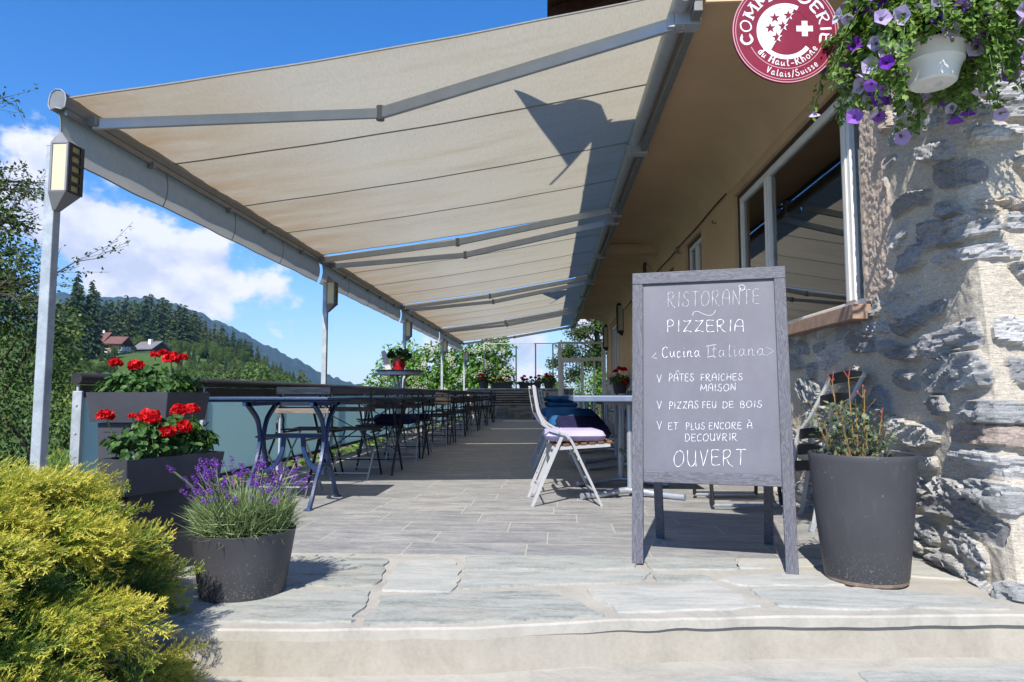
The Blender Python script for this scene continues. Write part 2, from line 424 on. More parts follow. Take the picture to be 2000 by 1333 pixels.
# awning cloth: woven, slightly stained, lets light through
t = MT('awning_cloth'); v = t.coords(); sp = t.n('ShaderNodeSeparateXYZ'); t.l(v, sp.inputs[0])
fl = t.noise(t.coords((60, 9, 60)), 2.0, 3, .7)
c = t.ramp(fl, [(.3, (.43, .405, .325)), (.58, (.50, .47, .385)), (.75, (.53, .495, .41))])
edge = t.range(sp.outputs[0], -1.5, -3.45, 0, 1.25)                        # rain-soaked front hem is browner
st = t.noise(t.coords((.55, 1.6, .5)), 2.4, 6, .65)
c = t.mix(t.math('MULTIPLY', edge, t.range(st, .30, .72, .25, 1.0), clamp=True), c, (.34, .215, .095))
c = t.mix(t.range(t.noise(t.coords((.5, 2.2, .5)), 2.0, 5, .6), .50, .75, 0, .55), c, (.38, .315, .22))
t.base(c); t.set(rough=.9, spec=.1); t.bump(fl, .15, .002)
tr = t.n('ShaderNodeBsdfTranslucent'); t.l(c, tr.inputs[0])
mx = t.n('ShaderNodeMixShader'); mx.inputs[0].default_value = .55
t.l(t.b.outputs[0], mx.inputs[1]); t.l(tr.outputs[0], mx.inputs[2]); t.l(mx.outputs[0], t.out.inputs['Surface']); M['awning_cloth'] = t.m
t = MT('valance_cloth'); fl = t.noise(t.coords((40, 9, 9)), 2, 3, .7)
t.base(t.ramp(fl, [(.3, (.40, .39, .37)), (.7, (.50, .49, .47))])); t.set(rough=.9, spec=.1)
tr = t.n('ShaderNodeBsdfTranslucent'); tr.inputs[0].default_value = (.40, .39, .36, 1)
mx = t.n('ShaderNodeMixShader'); mx.inputs[0].default_value = .45
t.l(t.b.outputs[0], mx.inputs[1]); t.l(tr.outputs[0], mx.inputs[2]); t.l(mx.outputs[0], t.out.inputs['Surface']); M['valance_cloth'] = t.m
# terrace tiles 0.30 x 0.60, each row shifted, each tile its own grey
t = MT('terrace_tile'); v = t.coords((1, 1, 1), 'Object', (0, 0, R(.6))); sp = t.n('ShaderNodeSeparateXYZ'); t.l(v, sp.inputs[0])
ry = t.math('DIVIDE', t.math('SUBTRACT', sp.outputs[1], 3.355), .2985); row = t.math('FLOOR', ry)
wnz = t.n('ShaderNodeTexWhiteNoise', noise_dimensions='1D'); t.l(row, wnz.inputs['W'])
rx = t.math('ADD', t.math('DIVIDE', sp.outputs[0], .61), t.math('MULTIPLY', wnz.outputs['Value'], 7.3)); cl = t.math('FLOOR', rx)
cmb = t.n('ShaderNodeCombineXYZ'); t.l(row, cmb.inputs[0]); t.l(cl, cmb.inputs[1])
w2 = t.n('ShaderNodeTexWhiteNoise', noise_dimensions='3D'); t.l(cmb.outputs[0], w2.inputs['Vector'])
def edge(fr, half): return t.math('SUBTRACT', .5, t.math('ABSOLUTE', t.math('SUBTRACT', fr, .5)))
ex = t.math('MULTIPLY', edge(t.math('FRACT', rx), 0), .61); ey = t.math('MULTIPLY', edge(t.math('FRACT', ry), 0), .2985)
jm = t.range(t.math('MINIMUM', ex, t.math('SUBTRACT', ey, .00015)), .0022, .0042, 1, 0)
voff = t.n('ShaderNodeVectorMath', operation='ADD'); t.l(v, voff.inputs[0]); w3 = t.n('ShaderNodeVectorMath', operation='SCALE'); t.l(w2.outputs['Color'], w3.inputs[0]); w3.inputs[3].default_value = 13.; t.l(w3.outputs[0], voff.inputs[1])
mp = t.n('ShaderNodeMapping'); mp.inputs['Scale'].default_value = (1.6, 5.5, 1); t.l(voff.outputs[0], mp.inputs[0])
n1 = t.noise(mp.outputs[0], 2.2, 8, .68, .5); n2 = t.noise(voff.outputs[0], 38, 5, .7)
f = t.math('ADD', t.math('MULTIPLY', n1, .68), t.math('MULTIPLY', n2, .32))
c = t.ramp(f, [(.30, (.135, .138, .142)), (.45, (.245, .247, .248)), (.58, (.355, .350, .338)), (.72, (.48, .465, .435))])
c = t.mix(t.range(w2.outputs['Value'], 0, 1, .0, .34), c, (.20, .207, .215))
c = t.mix(t.range(t.noise(v, .8, 5, .6), .52, .72, 0, .22), c, (.40, .37, .32))
c = t.mix(jm, c, (.43, .40, .345)); t.base(c); t.set(rough=t.range(f, .3, .7, .55, .75), spec=.3); 
hgt = t.math('SUBTRACT', t.math('MULTIPLY', f, .5), t.math('MULTIPLY', jm, .7)); t.bump(hgt, .35, .004); M['terrace_tile'] = t.m
# pale flagstones and their mortar
def stonemat(name, stops, sx, bump):
    t = MT(name); v = t.coords((1.2, sx, 1)); n = t.noise(v, 3.2, 9, .68, .7); n2 = t.noise(t.coords(), 60, 4, .7)
    a = t.attr('tint').outputs['Fac']
    f = t.math('ADD', t.math('ADD', t.math('MULTIPLY', n, .62), t.math('MULTIPLY', n2, .24)), t.math('MULTIPLY', a, .14))
    c = t.ramp(f, stops)
    st = t.noise(t.coords((1, 1.6, 1)), 1.7, 5, .6); c = t.mix(t.range(st, .56, .74, 0, .45), c, (.45, .40, .32))
    t.base(c); t.set(rough=.8, spec=.2); t.bump(f, bump, .006); M[name] = t.m
stonemat('flagstone', [(.32, (.18, .195, .178)), (.45, (.325, .337, .312)), (.56, (.41, .412, .383)), (.68, (.50, .475, .43))], 5.0, .8)
stonemat('mortar', [(.32, (.275, .262, .232)), (.50, (.395, .375, .33)), (.68, (.475, .45, .395))], 1.6, .8)
stonemat('riser', [(.30, (.25, .228, .185)), (.50, (.345, .318, .268)), (.70, (.43, .40, .345))], 1.0, .6)
# rubble wall: albedo per vertex + fine grain
t = MT('rubble'); a = t.attr('Col'); v = t.coords(); n = t.noise(v, 110, 5, .8); n2 = t.noise(t.coords((3, 3, 22)), 7, 8, .75, .4)
c = t.mix(1.0, a.outputs['Color'], t.ramp(t.math('ADD', t.math('MULTIPLY', n, .5), t.math('MULTIPLY', n2, .5)), [(.34, (.45, .45, .47)), (.5, (1.04, 1.04, 1.04)), (.66, (1.5, 1.48, 1.42))]), 'MULTIPLY')
t.base(c); t.set(rough=.85, spec=.2); t.bump(t.math('ADD', t.math('MULTIPLY', n, .6), n2), .8, .010); M['rubble'] = t.m
# ochre roughcast
t = MT('roughcast'); v = t.coords(); n = t.noise(v, 70, 4, .65); n2 = t.noise(v, 1.3, 5, .6)
t.base(t.ramp(n2, [(.3, (.50, .345, .195)), (.7, (.62, .445, .275))])); t.set(rough=.95, spec=.1); t.bump(n, .7, .008); M['roughcast'] = t.m
simple('soffit_paint', (.60, .425, .26), .9, 0, .12, 1.2, .2, 120, .1)
# stained ash of the sandwich board: grain along the piece (u = local z or x)
def woodgrain(name, stretch):
    t = MT(name); v = t.coords(stretch); n = t.noise(v, 7, 3, .5, 1.2)
    w = t.math('FRACT', t.math('MULTIPLY', n, 9.)); w = t.math('ABSOLUTE', t.math('SUBTRACT', w, .5))
    fine = t.noise(t.coords(tuple(k * 9 for k in stretch)), 8, 4, .7)
    f = t.math('ADD', t.math('MULTIPLY', w, 1.0), t.math('MULTIPLY', fine, .5))
    t.base(t.ramp(f, [(.2, (.068, .069, .086)), (.45, (.105, .106, .128)), (.75, (.155, .157, .182))])); t.set(rough=.6, spec=.3); t.bump(f, .25, .002); M[name] = t.m
woodgrain('ash_v', (6, 6, .8)); woodgrain('ash_h', (.8, 6, 6))
t = MT('chalkboard'); v = t.coords(); n = t.noise(t.coords((1, 1, .6)), 2.2, 6, .7); n2 = t.noise(t.coords((30, 30, 200)), 1, 3)
t.base(t.ramp(t.math('ADD', t.math('MULTIPLY', n, .8), t.math('MULTIPLY', n2, .2)), [(.3, (.100, .099, .124)), (.7, (.165, .164, .198))])); t.set(rough=.55, spec=.5); M['chalkboard'] = t.m
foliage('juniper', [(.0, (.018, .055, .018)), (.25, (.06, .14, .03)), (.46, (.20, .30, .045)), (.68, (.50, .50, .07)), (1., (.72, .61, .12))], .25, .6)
foliage('juniper_tip', [(.0, (.10, .15, .02)), (1., (.62, .50, .07))], .3, .6)
foliage('geranium_leaf', [(.1, (.018, .055, .012)), (.5, (.045, .12, .022)), (.9, (.11, .21, .05))], .3, .5)
foliage('geranium_red', [(.0, (.32, .003, .006)), (.5, (.62, .008, .012)), (1., (.80, .02, .025))], .3, .5, (1., .35, .35), spec=.2)
foliage('lavender_leaf', [(.1, (.085, .15, .05)), (.5, (.20, .28, .11)), (.9, (.36, .43, .23))], .25, .7)
foliage('lavender_flower', [(.0, (.10, .02, .20)), (.5, (.20, .06, .40)), (1., (.34, .14, .55))], .25, .7, (.8, .6, 1.))
foliage('petunia_leaf', [(.1, (.05, .11, .02)), (.5, (.14, .26, .045)), (.9, (.30, .42, .12))], .35, .5)
foliage('petunia_violet', [(.0, (.14, .02, .36)), (.5, (.26, .07, .55)), (1., (.40, .20, .66))], .35, .6, (.85, .7, 1.), spec=.15)
foliage('petunia_pale', [(.0, (.45, .32, .66)), (.5, (.60, .50, .76)), (1., (.74, .68, .85))], .35, .6, (.95, .9, 1.), spec=.15)
foliage('rose_leaf', [(.1, (.045, .075, .035)), (.5, (.12, .17, .075)), (.9, (.26, .30, .19))], .25, .5)
foliage('elder_leaf', [(.1, (.045, .12, .015)), (.5, (.11, .25, .035)), (.9, (.22, .38, .07))], .35, .55)
foliage('elder_flower', [(.0, (.55, .56, .36)), (1., (.74, .74, .56))], .3, .8, (1, 1, .9))
foliage('tree_leaf', [(.1, (.035, .06, .018)), (.5, (.075, .13, .03)), (.9, (.17, .24, .065))], .35, .5)
foliage('tree_leaf_light', [(.1, (.06, .10, .025)), (.5, (.14, .21, .05)), (.9, (.28, .35, .10))], .35, .5)
foliage('far_leaf', [(.1, (.035, .07, .016)), (.5, (.09, .15, .032)), (.9, (.17, .25, .055))], .3, .7, nscale=.3)
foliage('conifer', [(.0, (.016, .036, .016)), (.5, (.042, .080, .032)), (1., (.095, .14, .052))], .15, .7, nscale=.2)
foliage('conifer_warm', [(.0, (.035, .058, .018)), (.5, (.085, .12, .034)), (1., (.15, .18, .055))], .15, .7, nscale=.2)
foliage('ground_leaf', [(.1, (.05, .11, .015)), (.5, (.12, .24, .03)), (.9, (.22, .36, .06))], .3, .6)
# meadow / slope ground
t = MT('ground_mat'); v = t.coords(); n = t.noise(v, .05, 6, .6); n2 = t.noise(v, 1.2, 6, .7)
c = t.ramp(t.math('ADD', t.math('MULTIPLY', n, .6), t.math('MULTIPLY', n2, .4)), [(.3, (.028, .05, .015)), (.5, (.058, .105, .025)), (.7, (.11, .155, .04))]); t.base(c); t.set(rough=.95, spec=.1); t.bump(n2, .6, .1); M['ground_mat'] = t.m
t = MT('mountain_mat'); v = t.coords(); n = t.noise(v, .012, 8, .7); n2 = t.noise(v, .06, 5, .7)
c = t.ramp(t.math('ADD', t.math('MULTIPLY', n, .5), t.math('MULTIPLY', n2, .5)), [(.36, (.012, .028, .022)), (.52, (.035, .062, .035)), (.66, (.075, .11, .05))]); t.base(c); t.set(rough=.95, spec=.1); t.bump(n2, 1., 12.); M['mountain_mat'] = t.m
# ------------------------------------------------------------------ setting: ground, terrace, landing, step
def struct(o): o['kind'] = 'structure'; return o
rng = np.random.default_rng(5)
def gz(x, y):
    """ground height outside the terrace: falls to the valley on the left, hill beyond"""
    x = np.asarray(x, float); y = np.asarray(y, float)
    d = np.maximum(0, -x - 3.6); z = -0.12 - np.minimum(d * .30, 9)
    d2 = np.maximum(0, y - 25.5); z = z - np.minimum(d2 * .06, 9) * (x < 40)
    d3 = np.maximum(0, -y - 1) ; z = z - np.minimum(d3 * .02, 2)
    yy = np.maximum(y, 1.0); u = x / yy
    el = np.interp(u, [-3, -1.1, -.80, -.72, -.58, -.52, -.45, -.38, -.33, -.28, -.2, 3], [34, 28, 19, 12.4, 12.0, 12.5, 9, 2, -6, -14, -26, -30])
    k = smooth01(y, 70, 200)
    return z * (1 - k) + (el + 5 * (fbm(np.stack([x.ravel() * .03, y.ravel() * .03, 0 * x.ravel()], 1), 3, 3).reshape(x.shape) - .5)) * k
g = NM()
ys = np.concatenate([np.linspace(-30, 30, 61), np.geomspace(32, 900, 70)]); us = np.linspace(-1, 1, 121)
X = us[None] * (60 + np.maximum(ys, 0)[:, None] * 1.6); Y = np.repeat(ys[:, None], len(us), 1); Z = gz(X, Y)
inside = (X > -2.9) & (Y > -6) & (Y < 23.5) & (X < 12); Z = np.where(inside, -.5, Z)
n = len(us); idx = np.arange(len(ys) * n).reshape(len(ys), n)
g.add(np.stack([X, Y, Z], -1).reshape(-1, 3), np.stack([idx[:-1, :-1], idx[:-1, 1:], idx[1:, 1:], idx[1:, :-1]], -1).reshape(-1, 4))
struct(g.build('ground', M['ground_mat'], smooth=180))
# terrace slab with tiles
t = NM(); t.bx(-2.60, 1.95, 3.40, 22.4, -.45, 0.0); struct(t.build('terrace_floor', M['terrace_tile']))
t = NM(); t.bx(-2.66, -2.60, 3.2, 22.4, -.45, .012); struct(t.build('kerb_strip', M['concrete'], bevel=.006))
t = NM(); t.bx(-4.2, -2.66, 2.9, 25.5, -.5, -.055); struct(t.build('planting_bed', M['gravel_red']))
# landing of flagstones: front edge curves, stones are laid in mortar
EX = [-2.6, -1.9, -1.25, -.6, -.3, 0, .25, .6, 1., 1.4, 1.62, 1.9, 3.2]
EY = [2.2, 2.28, 2.31, 2.335, 2.36, 2.42, 2.48, 2.52, 2.56, 2.59, 2.605, 2.62, 2.66]
def edgeY(x): return np.interp(x, EX, EY)
FX = [-2.6, -.62, -.12, .35, .75, 1.2, 1.68, 3.2]; FY = [2.10, 2.255, 2.325, 2.40, 2.475, 2.56, 2.635, 2.72]
l = NM()
xs = np.linspace(-2.6, 2.0, 140)
wob = (fbm(np.stack([xs * 5, 0 * xs, 0 * xs], 1), 4, 9) - .5) * .035
top = np.stack([xs, edgeY(xs) + wob, 0 * xs - .003], 1); back = np.stack([xs, 0 * xs + 3.40, 0 * xs - .003], 1)
def strip(l, A, B, mat):
    k = len(A); V = np.concatenate([A, B]); i = np.arange(k - 1)
    l.add(V, np.stack([i, i + 1, k + i + 1, k + i], 1), mat)
strip(l, top, back, 0)
nose = top.copy(); nose[:, 2] = -.010; nose[:, 1] -= .006; strip(l, nose, top, 0)
lip = nose.copy(); lip[:, 2] = -.040 + (fbm(np.stack([xs * 9, 0 * xs, 0 * xs + 4], 1), 3, 2) - .5) * .014; strip(l, lip, nose, 0)
und = lip.copy(); und[:, 1] += np.interp(xs, [-.1, .5, 2], [.000, .014, .020]); und[:, 2] -= .001; strip(l, und, lip, 0)
r0 = und
for zz, bulge in ((-.158, -.012),):
    r1 = r0.copy(); r1[:, 2] = zz; r1[:, 1] += bulge + (fbm(np.stack([xs * 7, 0 * xs + zz * 6, 0 * xs], 1), 3, 4) - .5) * .006
    strip(l, r1, r0, 2); r0 = r1
def flag(poly, z=0.0, h=.0045, mat=1):
    P = np.array(poly, float); c = P.mean(0); out = []
    m = len(P)
    for i in range(m):
        a, b = P[i], P[(i + 1) % m]
        for s in np.arange(14) / 14.: out.append(a + (b - a) * s)
    out = np.array(out)
    out = c + (out - c) * 1.055
    for _ in range(1): out = (np.roll(out, 1, 0) + 2 * out + np.roll(out, -1, 0)) / 4
    ph = rng.random() * 50; out = out + (np.stack([fbm(np.stack([out[:, 0] * 13 + ph, out[:, 1] * 13, 0 * out[:, 0] + k], 1), 3, 8) - .5 for k in (0, 9)], 1)) * .055
    k = len(out); lo = np.column_stack([out, np.full(k, z - .004)]); hi = np.column_stack([c + (out - c) * .992, np.full(k, z + h)])
    l.add(lo, [], mat) if False else None
    V = np.concatenate([lo, hi]); i = np.arange(k); j = (i + 1) % k; tn = rng.random()
    l.add(V, np.stack([i, j, k + j, k + i], 1), mat, tn); l.add(hi, np.arange(k)[None], mat, tn)
STONES = [[(-.66, 2.78), (-.68, 3.22), (-.45, 3.28), (-.41, 3.14), (-.385, 2.78)], [(-.385, 3.345), (.39, 3.395), (.37, 3.17), (-.35, 3.12)],
          [(-.355, 3.06), (.425, 3.115), (.385, 2.965), (-.345, 2.82)], [(-.62, 2.365), (-.625, 2.69), (-.03, 2.775), (.085, 2.665), (.17, 2.505), (-.13, 2.44)],
          [(.16, 2.85), (.665, 2.92), (.765, 2.64), (.245, 2.535)], [(.47, 3.385), (.86, 3.39), (.835, 3.19), (.455, 3.145)], [(.90, 3.38), (1.30, 3.37), (1.27, 3.27), (.86, 3.205)],
          [(.73, 3.03), (1.12, 3.15), (1.30, 3.10), (1.22, 2.95), (.80, 2.915)], [(.86, 2.63), (.83, 2.86), (1.25, 2.90), (1.60, 2.80), (1.66, 2.66)], [(.46, 3.07), (.68, 3.05), (.70, 2.97), (.47, 2.96)],
          [(-1.25, 2.37), (-1.2, 2.75), (-.72, 2.74), (-.69, 2.39)], [(-1.3, 2.82), (-1.28, 3.3), (-.76, 3.27), (-.73, 2.84)], [(-1.9, 2.4), (-1.85, 2.9), (-1.38, 2.86), (-1.33, 2.42)],
          [(1.34, 3.35), (1.72, 3.36), (1.72, 3.05), (1.36, 3.18)], [(-1.95, 3.0), (-1.92, 3.35), (-1.38, 3.33), (-1.36, 2.95)]]
for s_ in STONES: flag(s_)
# lower step
k = 90; xs2 = np.linspace(-2.6, 2.6, k)
a = np.stack([xs2, edgeY(xs2) + .06, 0 * xs2 - .152], 1); b = np.stack([xs2, 0 * xs2 + 1.55, 0 * xs2 - .152], 1); strip(l, b, a, 0)
for s_ in [[(-.45, 1.75), (-.35, 2.2), (.25, 2.28), (.35, 1.8)], [(.42, 1.85), (.36, 2.32), (.95, 2.42), (1.0, 1.9)], [(1.08, 1.9), (1.03, 2.42), (1.75, 2.54), (1.8, 1.95)], [(-1.3, 1.7), (-1.2, 2.12), (-.5, 2.18), (-.55, 1.72)]]: flag(s_, -.152)
struct(l.build('stone_landing', [M['mortar'], M['flagstone'], M['riser']], smooth=50))
t = NM(); t.bx(-2.6, 6, -6, 1.55, -.6, -.30); struct(t.build('path', M['concrete']))

# ------------------------------------------------------------------ restaurant building
bld = thing('restaurant_building', 'long ochre plastered restaurant with rough grey rubble stone base and corner beside the terrace', 'building', (1.8, 3, 0))
def part(nm, name, mats, parent=bld, loc=None, **k):
    o = nm.build(name, mats, parent, **k)
    wl = Vector((0, 0, 0)); p = parent
    while p is not None: wl += Vector(p.location); p = p.parent
    o.location = -wl          # meshes of the building are written in world coordinates
    return o
XW, YC = 1.76, 2.74
def rubble(s0, s1, z0, z1, res, keep, cell, seed, rowh, plaster=None):
    """height field along the wall: s<0 side wall (towards +Y), s>0 front face (towards +X)"""
    rg = np.random.default_rng(seed)
    S = np.arange(s0, s1 + 1e-6, res); Zs = np.arange(z0, z1 + 1e-6, res); s, z = np.meshgrid(S, Zs, indexing='ij'); sh = s.shape
    sf, zf = s.ravel(), z.ravel()
    p = np.stack([sf, zf, 0 * sf], 1)
    ws = sf + (fbm(p * 2.2, 3, seed) - .5) * .34; wz = zf + (fbm(p * 1.7 + 9, 3, seed + 1) - .5) * .20 + .05 * np.sin(sf * 1.7)
    F1 = np.full(len(sf), 9.); F2 = F1.copy(); ID = np.zeros(len(sf), int); cs = []
    zz = z0 - .1
    while zz < z1 + .1:
        h = rowh * rg.uniform(.65, 1.5); x = s0 - .3 + rg.uniform(0, .3)
        while x < s1 + .3:
            w = cell * rg.uniform(.45, 1.6); cs.append((x + w / 2, zz + h / 2 + rg.uniform(-.03, .03), w, h * rg.uniform(.85, 1.1))); x += w
        zz += h
    for i, (cx, cz, w, h) in enumerate(cs):
        d = ((np.abs(ws - cx) / (w / 2)) ** 3.6 + (np.abs(wz - cz) / (h / 2)) ** 3.6) ** (1 / 3.6)
        n_ = d < F1; F2 = np.where(n_, F1, np.minimum(F2, d)); ID = np.where(n_, i, ID); F1 = np.where(n_, d, F1)
    K = len(cs); 
    mort = rg.uniform(-.22, .05, K)[ID]
    edge = .93 + mort - F1 + (fbm(p * 9, 4, seed + 3) - .5) * .36
    m = smooth01(edge, 0.0, .035)
    drop = rg.random(K)[ID] < .13; m = np.where(drop, 0, m)
    tx, tz = rg.normal(0, .05, K)[ID], rg.normal(0, .10, K)[ID]; pro = rg.uniform(.014, .036, K)[ID]
    cxs = np.array([c[0] for c in cs])[ID]; czs = np.array([c[1] for c in cs])[ID]; ang = rg.normal(0, .22, K)[ID]
    qa, qb = (ws * np.cos(ang) + wz * np.sin(ang)), (-ws * np.sin(ang) + wz * np.cos(ang))
    q = np.stack([qa * 3.0 + ID * 3.1, qb * 11, 0 * ws + ID], 1)
    def facets(fx, fy, sd):
        """small planar chips with sharp steps (bedded slate)"""
        fx = fx + (fbm(p * 14, 2, sd) - .5) * .7; fy = fy + (fbm(p * 14 + 5, 2, sd) - .5) * .7
        ix, iy = np.floor(fx), np.floor(fy); best = np.full(len(fx), 9.); val = np.zeros(len(fx)); tlt = val.copy()
        def hsh(a, b, c): return np.modf(np.abs(np.sin(a * 127.1 + b * 311.7 + ID * 17.7 + c * 74.7) * 43758.5453))[0]
        for dx in (-1, 0, 1):
            for dy in (-1, 0, 1):
                cx_, cy_ = ix + dx, iy + dy; ox, oy = cx_ + hsh(cx_, cy_, 1), cy_ + hsh(cx_, cy_, 2); dd = (fx - ox) ** 2 + (fy - oy) ** 2; k = dd < best
                best = np.where(k, dd, best); val = np.where(k, hsh(cx_, cy_, 3) - .5 + (fx - ox) * (hsh(cx_, cy_, 4) - .5) * .9 + (fy - oy) * (hsh(cx_, cy_, 5) - .35) * 1.1, val)
        return val
    big = facets(qa * 3.4 + ID * 1.7, qb * 17 + ID * 2.3, seed + 31); sml = facets(qa * 10 + ID, qb * 48, seed + 37); rid = fbm(q * np.array((4, 3, 1)), 4, seed + 5, True)
    hst = pro + tx * (sf - cxs) + tz * (zf - czs) + big * .027 + sml * .015 + (rid - .5) * .012
    hm = (fbm(p * 3.5, 3, seed + 7) - .5) * .018 + (fbm(p * 30, 3, seed + 8) - .5) * .009
    d = hm * (1 - m) + np.maximum(hst, -.01) * m
    gcol = np.array([(.30, .305, .315), (.37, .375, .385), (.25, .255, .265), (.43, .43, .43), (.46, .45, .43), (.31, .32, .325), (.48, .42, .345), (.36, .30, .265)])
    pick = rg.choice(len(gcol), K, p=[.24, .2, .14, .14, .1, .1, .05, .03])[ID]
    cst = gcol[pick] * (0.85 + .35 * fbm(p * 7, 4, seed + 9))[:, None]
    vein = fbm(np.stack([q[:, 0] * .6, q[:, 1] * .35, q[:, 2]], 1), 3, seed + 11, True); cst = cst + smooth01(vein, .86, .93)[:, None] * np.array([.20, .19, .17])
    cm = np.array((.51, .465, .39)) * (.82 + .36 * fbm(p * 2.0 + 3, 4, seed + 10))[:, None]
    col = cst * m[:, None] + cm * (1 - m)[:, None]
    if plaster is not None:
        pm = plaster(sf, zf, p); d = d * (1 - pm) + pm * (.012 + (fbm(p * 45, 3, 71) - .5) * .014); col = col * (1 - pm)[:, None] + pm[:, None] * np.array((.56, .46, .385))
    yc = YC + .13 * np.clip(zf, -.2, 1.6) / 1.1 * .9
    rc = .07; sx = np.where(sf < 0, sf, 0)
    # rounded corner between the two faces
    X0 = np.where(sf < 0, XW + .05 * np.clip(-sf, 0, 1), XW + sf); Y0 = np.where(sf < 0, yc - sf, yc)
    a = smooth01(sf, -rc, rc); nx, ny = -(1 - a), -a
    rr = np.maximum(0, rc - np.abs(sf)); X0 = X0 + rr * .29 * 1; Y0 = Y0 + rr * .29
    V = np.stack([X0 + nx * d, Y0 + ny * d, zf], 1)
    idx = np.arange(len(sf)).reshape(sh)
    F = np.stack([idx[:-1, :-1], idx[1:, :-1], idx[1:, 1:], idx[:-1, 1:]], -1).reshape(-1, 4)
    cy, cz = Y0[F].mean(1), zf[F].mean(1); F = F[keep(cy, cz, sf[F].mean(1))]
    return V, F, col
def plast(s, z, p):
    e = (fbm(p * 5, 4, 40) - .5) * .28
    y = YC - s
    return smooth01(y + e * .6, 3.46, 3.50) * smooth01(z + e * .5, 1.30, 1.34)
V, F, col = rubble(-4.05, 1.5, -.36, 3.0, .0092, lambda y, z, s: ~((y > 3.955) & (z > 1.22)), .42, 24, .135, plast)
b = NM().add(V, F); part(b, 'stone_wall', M['rubble'], col=col, smooth=0)
V, F, col = rubble(-18.7, -4.03, -.1, 1.24, .030, lambda y, z, s: y > 0, .50, 22, .165)
b = NM().add(V, F); part(b, 'stone_wall', M['rubble'], col=col, smooth=180)
# roughcast wall with openings
WX = 1.80
HOLES = [(3.955, 6.62, 1.22, 2.70), (8.05, 8.98, 1.25, 2.72), (9.85, 10.75, 0, 2.62), (13.9, 14.6, 1.3, 2.75), (17.5, 19.9, 1.3, 2.70)]
w = NM(); yb = sorted({3.955, 21.4, *[h[0] for h in HOLES], *[h[1] for h in HOLES]}); zb = sorted({0, 1.22, 3.5, *[h[2] for h in HOLES], *[h[3] for h in HOLES]})
for y0, y1 in zip(yb, yb[1:]):
    for z0, z1 in zip(zb, zb[1:]):
        cy, cz = (y0 + y1) / 2, (z0 + z1) / 2
        if cz < 1.22 or any(h[0] < cy < h[1] and h[2] < cz < h[3] for h in HOLES): continue
        w.add([(WX, y0, z0), (WX, y1, z0), (WX, y1, z1), (WX, y0, z1)], np.array([(0, 3, 2, 1)]))
for y0, y1, z0, z1 in HOLES:
    for a, c in (((WX, y0, z0), (WX, y0, z1)), ((WX, y1, z1), (WX, y1, z0)), ((WX, y0, z1), (WX, y1, z1)), ((WX, y1, z0), (WX, y0, z0))):
        w.add([a, c, (WX + .22, c[1], c[2]), (WX + .22, a[1], a[2])], np.array([(0, 1, 2, 3)]))
w.add([(WX, 21.4, -.3), (9, 21.4, -.3), (9, 21.4, 6), (WX, 21.4, 6)], np.array([(0, 1, 2, 3)]))
part(w, 'wall', M['roughcast'])
# coved soffit, fascia, upper storey and wooden eave
pr = [(.86, 3.13), (1.35, 3.13), (1.52, 3.11), (1.64, 3.06), (1.73, 2.98), (1.78, 2.88), (1.797, 2.78)]
sfm = NM(); V = [(x, y, z) for y in (3.62, 21.4) for x, z in pr]; k = len(pr)
sfm.add(V, np.array([(i, i + 1, k + i + 1, k + i) for i in range(k - 1)])); sfm.bx(.86, 1.80, 3.60, 3.62, 2.9, 3.6); sfm.bx(.88, 1.78, 10.6, 10.8, 2.98, 3.12)
part(sfm, 'soffit', M['soffit_paint'], smooth=50)
up = NM(); up.bx(.86, 1.2, 3.63, 21.4, 3.14, 5.0); up.bx(1.2, 6, 3.2, 21.4, 3.45, 5.0); part(up, 'upper_wall', M['roughcast'])
ev = NM(); ev.prism([(.0, 4.78), (.0, 4.98), (6, 7.2), (6, 7.0)], 'y', 3.9, 21.8)
for yy in np.arange(4.1, 21.8, .9): ev.prism([(.03, 4.62), (.03, 4.77), (.9, 5.09), (.9, 4.94)], 'y', yy, yy + .14)
part(ev, 'eave', M['eave_wood'])
